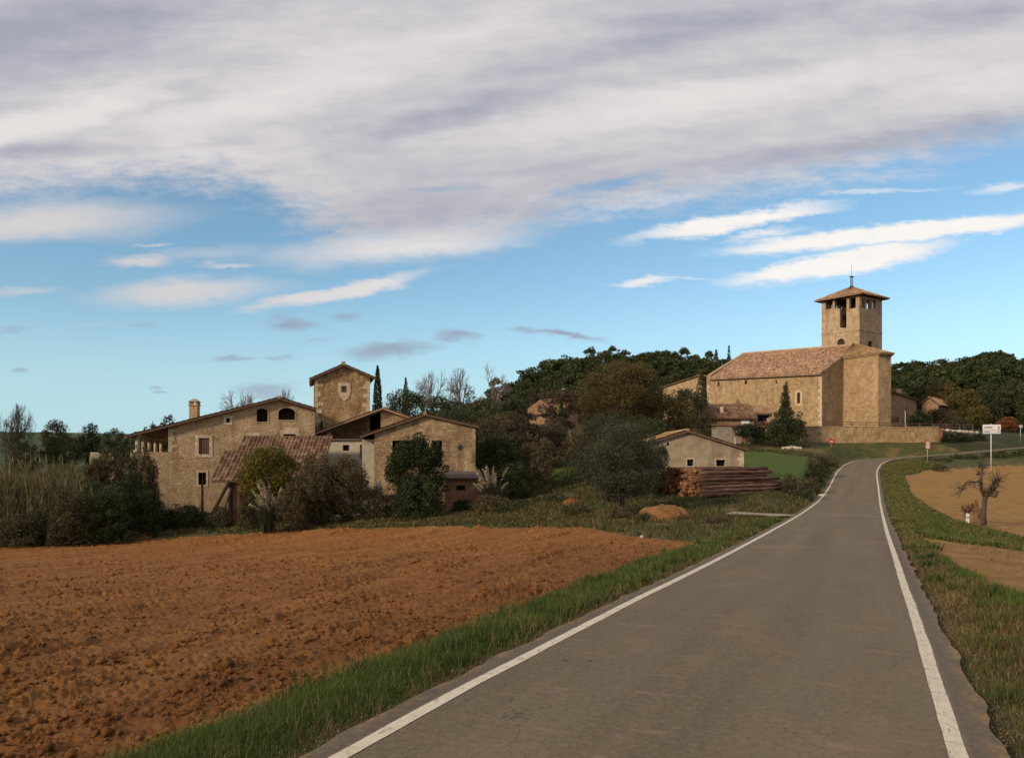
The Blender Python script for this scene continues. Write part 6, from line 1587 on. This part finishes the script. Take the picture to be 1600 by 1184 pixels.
for i in range(40):
    t = rt.random(); p = (1526 - 44 * t, 752 + 14 * max(0, t - .35) * 1.4); a = rt.gauss(3.1, .7) if rt.random() < .7 else rt.gauss(0, .6); l = rt.uniform(5, 16); pts = [Q(*p, -.4)]
    for s_ in range(3): p = (p[0] + math.sin(a) * l / 3, p[1] - math.cos(a) * l / 3); a += rt.gauss(0, .3); pts.append(Q(p[0], p[1], -.4 + rt.uniform(-.2, .2)))
    mb.tube(pts, [.014, .011, .008, .005], 3, False)
mb.build('twigs', M['bark'], o)
for px, w_, lb, sd in ((1519, 22, 'reddish dry sapling left of the fruit tree trunk', 77), (1510, 16, 'smaller reddish dry sapling by the marker post', 78)):
    bare_tree('sapling', lb, px, 778 if w_ == 22 else 784, w_, 44, sd, 'bark_red', levels=4, minr=.006, tr=.02)

# ---- earth mound and scattered stones
def mound(name, label, px, d, wpx, hpx, dep, mat, seed):
    x = U(px, d); W = wpx * d / FX; H = hpx * d / FX; n = 60; g = np.linspace(-1, 1, n); X, Y = np.meshgrid(g, g)
    rr_ = np.hypot(X, Y) + perlin(X * 1.7, Y * 1.7, seed) * .35; hgt = H * (1 - sstep(rr_, .25, .98)) * (1 + .35 * perlin(X * 2.2, Y * 2.2, seed + 1)) + .10 * perlin(X * 5, Y * 5, seed + 3) + .05 * perlin(X * 11, Y * 11, seed + 2) + .07 * np.abs(perlin(X * 19, Y * 13, seed + 4))
    wx = x + X.ravel() * W / 2; wy = d + Y.ravel() * dep / 2; z = tz(wx, wy) + hgt.ravel() - .06 - .3 * sstep(rr_.ravel(), .85, 1.1)
    i = np.arange(n * n).reshape(n, n); q_ = np.stack([i[:-1, :-1], i[:-1, 1:], i[1:, 1:], i[1:, :-1]], -1).reshape(-1, 4)
    o = link(name, np_mesh(name, np.stack([wx, wy, z], -1), q_, smooth=True), mat); return tag(o, label, 'earth mound')
def mound_mat():
    m = Mat('heaped_earth'); n = m.noise(m.coord(), 1.6, 7, .75); f = m.noise(m.coord(), 12, 5, .75); g = m.noise(m.coord(), .9, 5, .7)
    c = m.ramp(n, [(.35, (.15, .068, .024)), (.5, (.26, .125, .042)), (.66, (.36, .20, .08))]); c = m.mix(m.sm(g, .52, .62, 0, .8), c, (.07, .075, .025))
    c = m.mix(m.sm(f, .48, .34, 0, .6), c, (.08, .04, .016)); m.color(c); m.bump(m.math('ADD', f, n), 1.0, .12); return m.m
mound('earth_mound', 'orange brown heap of bare earth beside the leaning olive', 1032, 42.5, 124, 22, 5.0, mound_mat(), 61)
mound('earth_mound', 'low pale sandy hump at the field edge before the left bushes', 221, 55.0, 44, 10, 2.0, bpy.data.materials['stubble_soil'], 64)
mound('earth_mound', 'small reddish earth hump below the gap lawn', 893, 56, 40, 9, 2.5, bpy.data.materials['ploughed_soil'], 67)
for i in range(26):
    px = rs.gauss(565, 70) if i > 4 else rs.uniform(420, 500); d = 56.5 - abs(px - 540) * .004 + rs.uniform(-.8, 2.2); x = U(px, d)
    rock('field_stone', x, d, gz(x, d) + .04, rs.uniform(.10, .30), M['stone_pale'], 'pale rough stone scattered along the far field edge', 'stone', 'pale stones along the far field edge')
rock('field_stone', U(1003, 33), 33, gz(U(1003, 33), 33) + .04, .14, M['stone_pale'], 'single pale stone at the field edge near the road verge', 'stone')
rock('field_stone', U(1286, 62), 62, gz(U(1286, 62), 62) + .05, .45, M['stone_pale'], 'flat pale slab lying in the bank left of the road', 'stone', None, .3)
rock('field_stone', U(338, 58), 58, gz(U(338, 58), 58) + .1, .3, M['stone_pale'], 'pale stone by the foot of the slanting timbers', 'stone')
for i in range(7):
    px = 1224 + i * 4.5; d = 103 + rs.uniform(-1, 1); x = U(px, d); rock('garden_stone', x, d, gz(x, d) + .1, rs.uniform(.2, .4), M['stone_pale'], 'pale garden stone under the rounded grey green tree', 'stone', 'garden stones under the rounded tree')
